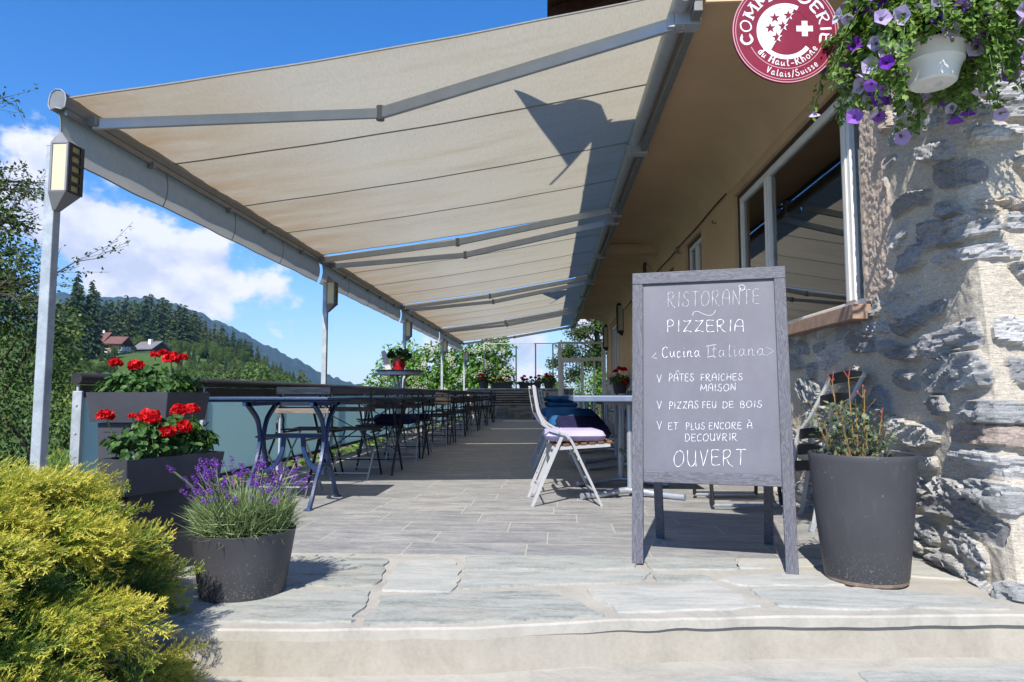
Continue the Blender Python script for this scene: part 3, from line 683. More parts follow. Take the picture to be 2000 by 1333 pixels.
# windows and doors
def window(y0, y1, z0, z1, mull, dark=True):
    f = NM(); x0, x1 = 1.845, 1.905; w_ = .055
    root = NM()
    if dark:
        e = .035
        root.bx(1.835, 1.95, y0, y0 + e, z0, z1); root.bx(1.835, 1.95, y1 - e, y1, z0, z1); root.bx(1.835, 1.95, y0 + e, y1 - e, z1 - e, z1)
    else:
        e = .0; root.bx(1.90, 1.95, y0, y1, z1 - .03, z1)
    o = part(root, 'window', M['dark_frame'], bevel=.004)
    y0 += e; y1 -= e; z1 -= e
    def fpart(nm, name, mat, **kk):
        c = nm.build(name, mat, o, **kk); return c
    f.bx(x0, x1, y0, y0 + w_, z0, z1); f.bx(x0, x1, y1 - w_, y1, z0, z1); f.bx(x0, x1, y0 + w_, y1 - w_, z0, z0 + w_); f.bx(x0, x1, y0 + w_, y1 - w_, z1 - w_, z1)
    for m, mw in mull: f.bx(x0 - .006, x1 + .006, m - mw / 2, m + mw / 2, z0 + w_, z1 - w_); f.bx(x0 - .018, x0 - .006, m - mw * .18, m + mw * .18, z0 + w_, z1 - w_)
    fpart(f, 'frame', M['white_paint'], bevel=.005)
    edges = [y0 + w_] + [v for m, mw in mull for v in (m - mw / 2, m + mw / 2)] + [y1 - w_]
    for a, c in zip(edges[::2], edges[1::2]):
        pn = NM(); pn.bx(1.872, 1.878, a, c, z0 + w_, z1 - w_); fpart(pn, 'pane', M['window_glass'])
    rm = NM(); rm.bx(3.2, 3.25, y0 - 1, y1 + 1, z0 - 1, z1 + .4); rm.bx(1.96, 3.25, y0 - 1, y1 + 1, z1 + .35, z1 + .4); rm.bx(1.96, 3.25, y0 - 1, y1 + 1, z0 - 1.0, z0 - .95); rm.bx(1.96, 3.25, y0 - 1.05, y0 - 1, z0 - 1, z1 + .4); rm.bx(1.96, 3.25, y1 + 1, y1 + 1.05, z0 - 1, z1 + .4)
    fpart(rm, 'room_beyond', M['interior'])
    return o
wo_ = window(3.955, 6.62, 1.29, 2.70, [(4.245, .125), (5.78, .10)])
s_ = NM(); s_.bx(1.70, 1.86, 3.90, 6.68, 1.20, 1.286); s_.build('sill', M['sill_stone'], wo_, bevel=.006)
cu = NM()
ys_ = np.linspace(4.35, 5.7, 90); A = np.stack([2.10 + .03 * np.sin(ys_ * 40), ys_, 0 * ys_ + 1.3], 1); B = A.copy(); B[:, 2] = 2.7; strip(cu, A[60:], B[60:], 0); cu.build('curtain', M['curtain'], wo_)
wo2 = window(8.05, 8.98, 1.29, 2.72, [(8.5, .07)])
wo3 = window(17.5, 19.9, 1.34, 2.70, [(18.3, .08), (19.1, .08)], False)
s_ = NM(); s_.bx(1.70, 1.86, 17.42, 19.98, 1.25, 1.33); s_.build('sill', M['sill_stone'], wo3, bevel=.006)
dr = NM(); dr.bx(1.93, 1.98, 9.85, 10.75, 0, 2.62); do = part(dr, 'door', M['brown_wood_dark'], bevel=.01)
hd = NM(); hd.tube([(1.93, 9.97, 1.0), (1.88, 9.97, 1.0), (1.88, 10.09, 1.0)], .01, 8); hd.build('handle', M['alu'], do, smooth=40)
hk = NM()
for y_, z_ in ((7.35, 2.62), (9.3, 2.70), (12.9, 2.6)): hk = NM(); hk.tube([(1.80, y_, z_), (1.765, y_, z_), (1.765, y_, z_ + .03)], .006, 6); part(hk, 'hook', M['dark_iron'])
cb = NM(); cb.tube([(1.785, 6.85 + .5 * i, 2.79 + .006 * math.sin(i * 1.7)) for i in range(28)], .008, 6); part(cb, 'cable', M['brown_wood_dark'], smooth=60)
jb_ = NM(); jb_.bx(1.76, 1.80, 9.42, 9.50, 2.74, 2.82); part(jb_, 'junction_box', M['lamp_grey'], bevel=.004)
nb = NM(); nb.bx(1.97, 2.02, 13.9, 14.6, 1.3, 2.75); part(nb, 'niche_panel', M['roughcast'])
# ------------------------------------------------------------------ folding arm awnings
AX0, AZ0, AX1, AZ1 = -2.85, 2.50, .80, 3.055           # front bar and roller
SL = (AZ1 - AZ0) / (AX1 - AX0)
def az(x): return AZ0 + (x - AX0) * SL
AW = [3.78 + 4.72 * k for k in range(4)]; AL = 4.62
NTH = ['nearest', 'second', 'third', 'farthest']
for k, y0 in enumerate(AW):
    y1 = y0 + AL
    aw = thing('folding_awning', f'cream cloth folding arm awning over the terrace, {NTH[k]} of the four in the row', 'awning', (AX1, (y0 + y1) / 2, AZ1), 0, 'folding awnings over the terrace')
    def apart(nm, name, mat, **kk):
        o = nm.build(name, mat, aw, **kk); o.location = -Vector(aw.location); return o
    f = NM(); nx, ny = 40, 60
    gx = np.linspace(AX0 + .01, AX1, nx); gy = np.linspace(y0 + .02, y1 - .02, ny); gx, gy = np.meshgrid(gx, gy, indexing='ij')
    sag = .0045 * np.sin(gy * 23 + 2 * np.sin(gy * 3.3)) * np.exp(-(gx - AX0) / .45) + .0015 * np.sin(gx * 7 + gy * 2.1) - .037 * np.sin(np.pi * (gx - AX0) / (AX1 - AX0)) * (1 + .15 * np.sin(gy * 5.1)) + .006 * np.sin(gy * 2 * np.pi / 1.16) * (1 - (gx - AX0) / (AX1 - AX0))
    idx = np.arange(nx * ny).reshape(nx, ny); P = np.stack([gx, gy, az(gx) + .035 + sag], -1).reshape(-1, 3)
    f.add(P, np.stack([idx[:-1, :-1], idx[1:, :-1], idx[1:, 1:], idx[:-1, 1:]], -1).reshape(-1, 4))
    fo = apart(f, 'cloth', M['awning_cloth'], smooth=180)
    sm = NM()
    for j in range(1, 4):
        yy = y0 + AL * j / 4; pp = P.reshape(nx, ny, 3)[:, int(round((ny - 1) * j / 4))] + (0, 0, -.003)
        sm.tube(pp, .0055, 4, flat=(.010, .0014), upv=(0, 0, 1))
    for yy in (0, ny - 1):
        sm.tube(P.reshape(nx, ny, 3)[:, yy] + (0, 0, .000), .0055, 4, flat=(.006, .004), upv=(0, 0, 1))
    sm.build('seam', M['alu_dark'] if False else M['valance_cloth'], fo)
    # front bar: rounded extrusion, open profile seen at the end
    pf = [(-.085, .02), (-.075, .055), (-.05, .075), (-.015, .072), (.01, .05), (.018, .015), (.012, -.03), (-.008, -.045), (-.045, -.035), (-.075, -.05), (-.088, -.02)]
    fb = NM(); fb.prism([(AX0 + a, AZ0 + b_) for a, b_ in pf], 'y', y0 - .02, y1 + .02); fb.bx(AX0 - .01, AX0 + .012, y0, y1, AZ0 - .075, AZ0 - .035)
    fbo = apart(fb, 'front_bar', M['alu_dark'], bevel=.004)
    ec = NM(); 
    for yy in (y0 - .023, y1 + .023): ec.tube([(AX0 + a, yy, AZ0 + b_) for a, b_ in pf + pf[:1]], .0035, 5, closed=False)
    ec.build('end_profile', M['alu_white'], fbo)
    # valance hanging from the bar
    v = NM(); ny2, nz2 = 70, 8; yy, tt = np.meshgrid(np.linspace(y0 + .01, y1 - .01, ny2), np.linspace(0, 1, nz2), indexing='ij')
    ln = .262 - .004 * np.abs(np.sin(yy * math.pi / 1.155)); cur = np.maximum(0, tt - .1)
    xx = AX0 - .045 + .03 * np.sin(tt * 2.2) - .05 * cur ** 2 * (1.0 + .10 * np.sin(yy * 3.1)) + .005 * np.sin(yy * 9.3 + k) * tt
    idx = np.arange(ny2 * nz2).reshape(ny2, nz2)
    v.add(np.stack([xx, yy, AZ0 - .045 - tt * ln], -1).reshape(-1, 3), np.stack([idx[:-1, :-1], idx[1:, :-1], idx[1:, 1:], idx[:-1, 1:]], -1).reshape(-1, 4))
    vo = apart(v, 'valance', M['valance_cloth'], smooth=180)
    hm = NM(); PP = np.stack([xx, yy, AZ0 - .045 - tt * ln], -1); hm.tube(PP[:, -1], .005, 5); hm.tube(PP[0], .004, 4)
    for j in range(1, 4): hm.tube(PP[int((ny2 - 1) * j / 4)] + (.002, 0, 0), .004, 4)
    hm.build('hem', M['alu_dark'], vo)
    for j in (.19, .45, .62, .84):
        cl = NM(); cl.bx(AX0 - .02, AX0 + .03, y0 + AL * j - .014, y0 + AL * j + .014, AZ0 - .10, AZ0 - .055)
        cl.build('clip', M['alu_dark'], fbo)
    # roller tube, torsion bar, cover profile
    ro = NM(); ro.tube([(AX1 - .02, y0 - .03, AZ1 + .0), (AX1 - .02, y1 + .03, AZ1 + .0)], .055, 16); apart(ro, 'roller', M['alu'], smooth=50)
    tb = NM(); tb.bx(AX1 + .035, AX1 + .085, y0, y1, AZ1 - .10, AZ1 - .04); tb.bx(AX1 + .01, AX1 + .07, y0, y1, AZ1 + .06, AZ1 + .072); apart(tb, 'torsion_bar', M['alu_dark'], bevel=.004)
    for yb_ in (y0 + .16, (y0 + y1) / 2, y1 - .12):
        br = NM(); br.bx(AX1 - .05, AX1 + .10, yb_ - .05, yb_ + .05, AZ1 - .115, AZ1 + .05); br.bx(AX1 - .09, AX1 - .05, yb_ - .03, yb_ + .03, AZ1 - .12, AZ1 - .03)
        for q in (-.03, .03): br.tube([(AX1 + .0, yb_ + q, AZ1 - .114), (AX1 + .0, yb_ + q, AZ1 - .122)], .010, 8)
        apart(br, 'bracket', M['alu'], bevel=.005)
    # two folding arms, elbows pointing inwards
    for side in (0, 1):
        if side == 0: ysh, yel, yfr = y0 + .17, y0 + .66, y0 + .20
        else: ysh, yel, yfr = y1 - .33, y1 - .02, y1 - .10
        zo = -.085; S = (AX1 - .05, ysh, az(AX1 - .05) + zo + .01); E_ = (-1.13, yel, az(-1.13) + zo); Fp = (AX0 + .03, yfr, AZ0 + zo + .035)
        ar = NM(); ar.bar(S, E_, .034, .078); up_ = apart(ar, 'arm', M['alu'], bevel=.006)
        a2 = NM(); a2.bar(E_, Fp, .030, .066); a2.build('forearm', M['alu'], up_, bevel=.005)
        el = NM(); el.tube([(E_[0], E_[1], E_[2] - .048), (E_[0], E_[1], E_[2] + .048)], .028, 12); el.build('elbow', M['alu_dark'], up_, smooth=40)
        sh = NM(); sh.box((Fp[0], Fp[1], Fp[2] + .012), (.09, .06, .06)); sh.build('bar_joint', M['alu_dark'], up_, bevel=.01)
# ------------------------------------------------------------------ galvanised posts and their lamps
PY = [3.66, 8.42, 13.15, 17.88, 22.6]
PN = ['nearest post, beside the dark planter', 'second post along the railing', 'third post along the railing', 'fourth post along the railing', 'farthest post at the end wall']
def make_lamp(name, label, cat, group, fx=1):
    r = thing(name, label, cat, (0, 0, 0), 0, group)
    h = NM(); w_, d_ = .105, .125; x0 = .0
    h.bx(.0, .014, -d_ / 2, d_ / 2, -.14, .14)                       # back plate on the post
    for yy in (-d_ / 2 + .006, d_ / 2 - .006):
        h.bx(w_ - .012, w_, yy - .006, yy + .006, -.14, .14)
    h.bx(.014, w_, -d_ / 2, d_ / 2, .132, .14); h.bx(.014, w_, -d_ / 2, d_ / 2, -.14, -.132)
    h.build('housing', M['lamp_grey'], r, bevel=.003)
    cp = NM()
    q = [(.0, -d_ / 2), (w_, -d_ / 2), (w_, d_ / 2), (.0, d_ / 2)]
    V = [(x, y, .14) for x, y in q] + [(.0, 0, .225), (.012, 0, .225)]; cp._mix(np.array(V), [(0, 1, 5, 4), (1, 2, 5), (2, 3, 4, 5), (3, 0, 4), (3, 2, 1, 0)], 0, .5)
    cp.build('cap', M['lamp_grey'], r, bevel=.003); cp = NM()
    V = [(x, y, -.14) for x, y in q] + [(.0, -.02, -.235), (.018, -.02, -.235), (.018, .02, -.235), (0, .02, -.235)]; cp._mix(np.array(V), [(0, 1, 2, 3), (1, 0, 4, 5), (2, 1, 5, 6), (3, 2, 6, 7), (7, 6, 5, 4)], 0, .5)
    cp.build('cap', M['lamp_grey'], r, bevel=.003)
    df = NM(); df.bx(.016, w_ - .013, -d_ / 2 + .004, d_ / 2 - .004, -.131, .131); df.build('diffuser', M['lamp_cream'], r)
    gr = NM(); z = np.linspace(-.14, .14, 6)
    gr.bx(w_, w_ + .008, -d_ / 2, -d_ / 2 + .028, -.14, .14); gr.bx(w_, w_ + .008, d_ / 2 - .028, d_ / 2, -.14, .14)
    for a in z: gr.bx(w_, w_ + .008, -d_ / 2 + .028, d_ / 2 - .028, max(-.14, a - .009), min(.14, a + .009))
    gr.build('grille', M['alu_dark'] if False else M['dark_iron'], r)
    sd = NM(); sd.bx(w_ - .012, w_ - .003, -d_ / 2 + .013, d_ / 2 - .013, -.131, .131); sd.build('side_pane', M['lamp_side'], r)
    return r
lamp0 = None
for k, y in enumerate(PY):
    p = thing('steel_post', f'square galvanised steel {PN[k]}', 'post', (-2.805, y, 0), 0, 'galvanised posts along the terrace')
    b = NM(); b.bx(-.03, .03, -.03, .03, -.35, 2.185); b.build('pole', M['galvanised'], p, bevel=.006)
    b = NM(); b.bx(-.031, .031, -.031, .031, 2.1855, 2.189); b.build('end_plate', M['galvanised'], p)
    lab = ['cream lamp with five square side panes on the nearest post', 'cream lamp under the awning edge on the second post', 'cream lamp under the awning edge on the third post', 'small cream lamp on the fourth post', 'small cream lamp on the farthest post beside the elder'][k]
    if lamp0 is None: lamp0 = make_lamp('post_lamp', lab, 'lamp', 'lamps on the posts'); L = lamp0; L.location = (-2.774, y - .02, 2.045)
    else: L = copy_tree(lamp0, (-2.774, y - .02, 2.045), 0, lab)
# wall lanterns
wl = thing('wall_lantern', 'tall black wall lantern next to the dark doorway', 'lamp', (1.80, 11.8, 2.72), 0, 'lanterns on the house wall')
b = NM()
for yy in (-.10, .10): b.bx(-.15, -.13, yy - .012, yy + .012, -.32, .32)
b.bx(-.15, 0, -.11, .11, .30, .34); b.bx(-.15, 0, -.11, .11, -.34, -.30); b.bx(-.012, 0, -.11, .11, -.34, .34)
V = [(-.15, -.11, .34), (0, -.11, .34), (0, .11, .34), (-.15, .11, .34), (-.02, 0, .43)]; b._mix(np.array(V, float), [(0, 1, 4), (1, 2, 4), (2, 3, 4), (3, 0, 4)], 0, .5)
V = [(-.15, -.11, -.34), (0, -.11, -.34), (0, .11, -.34), (-.15, .11, -.34), (-.02, 0, -.43)]; b._mix(np.array(V, float), [(1, 0, 4), (2, 1, 4), (3, 2, 4), (0, 3, 4)], 0, .5)
b.build('housing', M['dark_iron'], wl)
b = NM(); b.bx(-.128, -.014, -.088, .088, -.30, .30); b.build('diffuser', M['lamp_cream'], wl)
copy_tree(wl, (1.80, 16.6, 2.62), 0, 'tall black wall lantern above the flower pot by the far window')
copy_tree(wl, (1.80, 20.9, 2.52), 0, 'tall black wall lantern at the far corner of the house')

# ------------------------------------------------------------------ glass railing
RX = -2.70
ral = thing('glass_railing', 'low terrace railing with frosted green glass panels and dark round handrail', 'railing', (RX, 3.8, 0))
ST = [3.80] + [5.24 + 1.55 * k for k in range(12)]
def rpart(nm, name, mat, parent=ral, **kk):
    o = nm.build(name, mat, parent, **kk)
    if parent is ral: o.location = -Vector(ral.location)
    return o
for k, y in enumerate(ST):
    b = NM(); b.bx(RX - .028, RX + .028, y - .008, y + .008, -.3, .80) ; b.bx(RX - .028, RX - .015, y + .008, y + .05, -.3, .78)
    so_ = rpart(b, 'stanchion', M['galvanised'], bevel=.003)
    b = NM(); b.bx(RX - .006, RX + .006, y - .006, y + .006, .80, .865)
    for zz in (.72, .56, .38, .2): b.tube([(RX, y - .008, zz), (RX, y - .014, zz)], .007, 8)
    b.build('bracket', M['alu_white'], so_)
for a, c in zip(ST, ST[1:]):
    b = NM(); b.tube([(RX, a - .02, .872), (RX, c - .04, .872)], .034, 14); hr = rpart(b, 'handrail', M['rail_dark'], smooth=50)
    b = NM(); b.bx(RX - .012, RX + .012, a + .02, c - .03, .765, .835); b.bx(RX - .02, RX + .02, a + .01, c - .02, .10, .135); rpart(b, 'panel_frame', M['rail_dark'], bevel=.003)
    b = NM(); b.bx(RX - .005, RX + .005, a + .05, c - .05, .135, .768); rpart(b, 'glass_panel', M['frosted_glass'])
# ------------------------------------------------------------------ writing: single stroke letters
GL = {  # strokes in a box 0..1 wide, 0..1 high
 'R': (.8, [[(.12, 1.0), (.08, .5), (.1, 0)], [(.0, .82), (.25, 1.), (.62, 1.), (.72, .78), (.5, .55), (.12, .48), (.4, .4), (.6, .12), (.95, -.04)]]),
 'I': (.28, [[(.5, 1), (.48, .5), (.45, 0)]]),
 'S': (.75, [[(.8, .92), (.5, 1.), (.2, .82), (.35, .58), (.75, .42), (.82, .15), (.5, -.02), (.1, .1), (.15, .3)]]),
 'T': (.72, [[(0, .98), (.5, 1.0), (1, 1.0)], [(.5, 1), (.5, .5), (.48, 0)]]),
 'O': (.85, [[(.3, .95), (.05, .6), (.12, .15), (.45, -.02), (.85, .25), (.88, .75), (.6, 1.0), (.3, .93)]]),
 'A': (.8, [[(.05, 0), (.1, .6), (.35, .98), (.7, 1.0), (.85, .7), (.9, 0)], [(.1, .48), (.5, .45), (.88, .47)]]),
 'N': (.8, [[(.08, 0), (.1, .5), (.12, .98)], [(.12, .98), (.5, .45), (.82, .02)], [(.82, .02), (.84, .5), (.86, 1.12)]]),
 'E': (.7, [[(.9, .98), (.4, 1.), (.1, .9), (.12, .5), (.1, .12), (.4, 0), (.95, .05)], [(.12, .52), (.5, .54), (.8, .55)]]),
 'P': (.7, [[(.15, .98), (.12, .5), (.12, 0)], [(.05, .9), (.4, 1.05), (.8, .9), (.75, .6), (.4, .48), (.15, .5)]]),
 'Z': (.8, [[(.1, .95), (.4, .9), (.9, 1.0)], [(.9, 1.), (.5, .5), (.1, .02)], [(.1, .02), (.5, .1), (.95, 0)]]),
 'C': (.72, [[(.9, .88), (.55, 1.), (.15, .75), (.1, .3), (.4, 0), (.9, .12)]]),
 'F': (.65, [[(.15, 0), (.15, .5), (.15, 1.)], [(.1, .98), (.5, .97), (.95, 1.)], [(.15, .5), (.5, .5), (.8, .53)]]),
 'H': (.8, [[(.12, 1), (.12, .5), (.1, 0)], [(.85, 1.), (.85, .5), (.88, 0)], [(.12, .5), (.5, .52), (.85, .5)]]),
 'M': (1., [[(.06, 0), (.1, .5), (.14, .98)], [(.14, .98), (.3, .5), (.48, .25)], [(.48, .25), (.7, .6), (.84, 1.)], [(.84, 1.), (.9, .5), (.94, 0)]]),
 'U': (.8, [[(.1, 1), (.1, .4), (.3, .02), (.65, .05), (.85, .4)], [(.85, 1.), (.85, .5), (.9, 0)]]),
 'D': (.8, [[(.15, 1.), (.13, .5), (.12, 0)], [(.05, .95), (.5, 1.), (.9, .65), (.8, .2), (.45, -.02), (.12, .02)]]),
 'B': (.75, [[(.15, 1.), (.13, .5), (.12, 0)], [(.1, .95), (.5, 1.02), (.75, .8), (.5, .55), (.2, .52), (.6, .5), (.88, .25), (.6, 0), (.12, 0)]]),
 'L': (.6, [[(.15, 1.), (.13, .4), (.15, .02), (.5, 0), (.9, .05)]]),
 'V': (.7, [[(.05, 1.), (.25, .5), (.42, 0)], [(.42, 0), (.65, .55), (.85, 1.05)]]),
 'u': (.6, [[(.1, .55), (.1, .2), (.3, .0), (.6, .15), (.8, .5)], [(.8, .55), (.8, .15), (1., .02)]]),
 'c': (.5, [[(.8, .48), (.45, .58), (.12, .3), (.35, 0), (.95, .12)]]),
 'i': (.3, [[(.4, .55), (.4, .2), (.6, 0), (1., .1)], [(.42, .78), (.46, .82)]]),
 'n': (.65, [[(.1, .55), (.12, .2), (.12, 0)], [(.12, .3), (.4, .58), (.65, .45), (.68, .1), (1., .04)]]),
 'a': (.65, [[(.7, .5), (.35, .56), (.08, .25), (.3, 0), (.65, .2), (.75, .52)], [(.75, .55), (.72, .15), (1., .02)]]),
 't': (.45, [[(.45, .95), (.4, .4), (.55, .02), (.95, .08)], [(.1, .66), (.5, .68), (.9, .70)]]),
 'l': (.35, [[(.45, 1.), (.4, .4), (.55, .02), (1., .1)]]),
 'd': (.62, [[(.7, .5), (.35, .58), (.06, .28), (.3, 0), (.7, .2)], [(.75, 1.), (.74, .4), (.8, 0)]]),
 'h': (.62, [[(.12, 1.), (.12, .5), (.12, 0)], [(.12, .36), (.45, .6), (.78, .42), (.8, 0)]]),
 'o': (.6, [[(.45, .58), (.1, .42), (.12, .12), (.45, 0), (.82, .16), (.82, .44), (.45, .58)]]),
 'e': (.55, [[(.12, .3), (.82, .32), (.75, .52), (.42, .6), (.1, .32), (.35, .0), (.85, .1)]]),
 's': (.48, [[(.78, .5), (.4, .58), (.18, .44), (.5, .3), (.8, .14), (.5, 0), (.12, .08)]]),
 '/': (.4, [[(.05, -.15), (.5, .4), (.95, 1.)]]), '-': (.55, [[(.05, .32), (.5, .32), (.95, .32)]]),
 'x': (.3, []), ' ': (.5, []),
}
def ribbon(nm, P, w, to3, mat=0, taper=False):
    P = np.asarray(P, float)
    T = np.zeros_like(P); T[1:-1] = P[2:] - P[:-2]; T[0] = P[1] - P[0]; T[-1] = P[-1] - P[-2]; T = nrm(T)
    Nn = np.stack([-T[:, 1], T[:, 0]], 1); w = np.full(len(P), w) if np.isscalar(w) else w
    A = P + Nn * w[:, None] / 2; B = P - Nn * w[:, None] / 2; k = len(P); i = np.arange(k - 1)
    nm.add(to3(np.concatenate([A, B])), np.stack([i, k + i, k + i + 1, i + 1], 1), mat)
def write(nm, text, x0, x1, yl, yr, h, to3, w, rg):
    """fits text between x0 and x1; baseline from yl to yr (y grows downwards)"""
    adv = sum(GL[c][0] + .16 for c in text) - .16; k = (x1 - x0) / adv; x = x0
    for c in text:
        gw, strokes = GL[c]; by = yl + (yr - yl) * (x - x0) / (x1 - x0); jy = rg.uniform(-.03, .03) * h; sl_ = rg.uniform(-.03, .05)
        for s_ in strokes:
            P = np.array([(x + (px * gw + py * sl_) * k, by + jy - py * h) for px, py in s_])
            P = catmull(P, 6) if len(P) > 2 else P
            ribbon(nm, P, w * (1.05 + .45 * np.sin(np.arange(len(P)) * .7 + rg.random() * 6)), to3)
        x += (gw + .16) * k
# ------------------------------------------------------------------ sandwich board
BA, BWD, BLN, BH = -.2366, .716, .1845, 1.3855
bl = math.hypot(BLN, BH); tilt = math.atan2(BLN, BH)
sb = thing('sandwich_board', 'dark grey wooden sandwich board with chalk menu writing standing open on the landing', 'sign', (.729, 3.177, 0.0), BA)
Rt = np.array(Matrix.Rotation(-tilt, 3, 'X'))                       # lean back
def bpart(nm, name, mat, parent=sb, lean=tilt, y=0, z=0, **kk):
    o = nm.build(name, mat, parent, **kk); o.rotation_euler = (-lean, 0, 0); o.location = (0, y, z); return o
hw = BWD / 2
for s_ in (-1, 1):
    b = NM(); b.bx(s_ * hw, s_ * (hw - .052), -.012, .018, .002, 1.338); bpart(b, 'stile', M['ash_v'], bevel=.003)
b = NM(); b.bx(-hw, hw, -.0125, .018, 1.339, bl); bpart(b, 'top_rail', M['ash_h'], bevel=.003)
b = NM(); b.bx(-hw + .053, hw - .053, -.010, .016, .372, .425); bpart(b, 'bottom_rail', M['ash_h'], bevel=.003)
b = NM(); b.bx(-hw + .0525, hw - .0525, .002, .010, .4255, 1.3385); pan = bpart(b, 'chalk_panel', M['chalkboard'])
# back frame
bt = .62; bang = -math.atan2(.62 - .0, BH)
for s_ in (-1, 1):
    b = NM(); b.bar((s_ * (hw - .08), .62, .0), (s_ * (hw - .08), BLN + .035, 1.34), .046, .026, (0, 1, 0)); b.build('back_leg', M['ash_v'], sb, bevel=.003)
b = NM(); b.bar((-hw + .1, BLN + .045, 1.28), (hw - .1, BLN + .045, 1.28), .024, .05); b.bar((-hw + .1, .50, .40), (hw - .1, .50, .40), .024, .05); b.bar((-hw + .1, .355, .80), (hw - .1, .355, .80), .010, .86, (0, -.33, 1)); b.build('back_panel', M['ash_h'], sb)
def to_board(P):
    P = np.asarray(P, float); x, y = P[:, 0], P[:, 1]
    tx = np.clip((x - 115) / 520, 0, 1); yt = 115 - 35 * tx; yb = 862 + 3 * tx
    v = (y - yt) / (yb - yt); xl = 115 - 2 * v; xr = 632 + 35 * v; u = (x - xl) / (xr - xl)
    return np.stack([-hw + .0525 + u * (BWD - .105), np.full(len(u), .0005), 1.3385 - v * (1.3385 - .4255)], 1)
rg = np.random.default_rng(11); cw = 1.55
def chalk(ch): ch.build('lettering', M['chalk'], pan)
ch = NM(); write(ch, 'RISTORANTE', 215, 582, 208, 184, 62, to_board, cw, rg); chalk(ch)
ribbon(ch, catmull([(508, 124), (500, 112), (514, 107), (524, 118), (512, 132), (504, 122)], 5), 1.4, to_board); chalk(ch)
ch = NM(); ribbon(ch, catmull([(318, 239), (322, 226), (338, 222), (360, 232), (385, 238), (402, 230), (409, 215)], 6), 1.3, to_board); chalk(ch)
ch = NM(); write(ch, 'PIZZERIA', 212, 522, 309, 303, 49, to_board, cw, rg); chalk(ch)
ch = NM(); ribbon(ch, [(168, 397), (150, 416), (171, 420)], 1.4, to_board); chalk(ch)
ch = NM(); write(ch, 'Cucina', 192, 348, 415, 409, 44, to_board, cw, rg); chalk(ch)
ch = NM(); write(ch, 'Italiana', 374, 600, 411, 396, 50, to_board, cw, rg); ribbon(ch, [(606, 363), (635, 378), (606, 400)], 1.4, to_board); chalk(ch)
ribbon(ch, [(372, 366), (398, 360), (412, 358)], 1.4, to_board); ribbon(ch, [(376, 410), (392, 406), (404, 404)], 1.4, to_board); chalk(ch)
for yy in (517, 622, 702): ch = NM(); ribbon(ch, [(170, yy - 32), (178, yy - 14), (180, yy)], 1.3, to_board); ribbon(ch, [(180, yy), (186, yy - 20), (190, yy - 32)], 1.3, to_board); chalk(ch)
ch = NM(); write(ch, 'PATES', 220, 324, 512, 506, 30, to_board, 1.3, rg); ribbon(ch, [(248, 474), (256, 466), (264, 473)], 1.2, to_board); chalk(ch)
ch = NM(); write(ch, 'FRAICHES', 350, 517, 506, 499, 27, to_board, 1.3, rg); chalk(ch)
ch = NM(); write(ch, 'MAISON', 348, 490, 548, 542, 28, to_board, 1.3, rg); chalk(ch)
ch = NM(); write(ch, 'PIZZAS', 221, 342, 622, 614, 29, to_board, 1.3, rg); chalk(ch)
ch = NM(); write(ch, 'FEU', 356, 413, 614, 611, 26, to_board, 1.3, rg); chalk(ch)
ch = NM(); write(ch, 'DE', 436, 481, 612, 609, 25, to_board, 1.3, rg); chalk(ch)
ch = NM(); write(ch, 'BOIS', 506, 592, 610, 604, 26, to_board, 1.3, rg); chalk(ch)
ch = NM(); write(ch, 'ET', 217, 258, 702, 701, 27, to_board, 1.3, rg); chalk(ch)
ch = NM(); write(ch, 'PLUS', 290, 368, 700, 697, 26, to_board, 1.3, rg); chalk(ch)
ch = NM(); write(ch, 'ENCORE', 382, 513, 697, 692, 26, to_board, 1.3, rg); chalk(ch)
ch = NM(); write(ch, 'A', 534, 555, 690, 688, 24, to_board, 1.3, rg); ribbon(ch, [(538, 655), (546, 661)], 1.4, to_board); chalk(ch)
ch = NM(); write(ch, 'DECOUVRIR', 285, 497, 746, 738, 28, to_board, 1.3, rg); chalk(ch)
ch = NM(); write(ch, 'OUVERT', 238, 528, 842, 832, 60, to_board, cw, rg); chalk(ch)
# ------------------------------------------------------------------ round enamel sign
SR = .214
rs = thing('round_sign', 'round maroon enamel sign with white lettering and star and cross emblem', 'sign', (.957, 2.70, 2.236), R(3))
b = NM(); a = np.arange(64) * 2 * math.pi / 64; b.prism([(math.cos(t_) * SR, math.sin(t_) * SR) for t_ in a], 'y', 0, .012); b.build('disc', M['sign_maroon'], rs)
def T3(y):
    return lambda P: np.stack([np.asarray(P)[:, 0] * SR, np.full(len(P), y), np.asarray(P)[:, 1] * SR], 1)
ln_ = NM()
def arc(nm, r, a0, a1, w, y=-.0008, mat=0):
    t_ = np.radians(np.linspace(a0, a1, max(8, int(abs(a1 - a0) / 3)))); ribbon(nm, np.stack([np.cos(t_) * r, np.sin(t_) * r], 1), w, T3(y), mat)
arc(ln_, .988, 0, 360, .018); arc(ln_, .94, 0, 360, .013); arc(ln_, .725, 205, 338, .014); ln_.build('ring_line', M['sign_line'], rs)
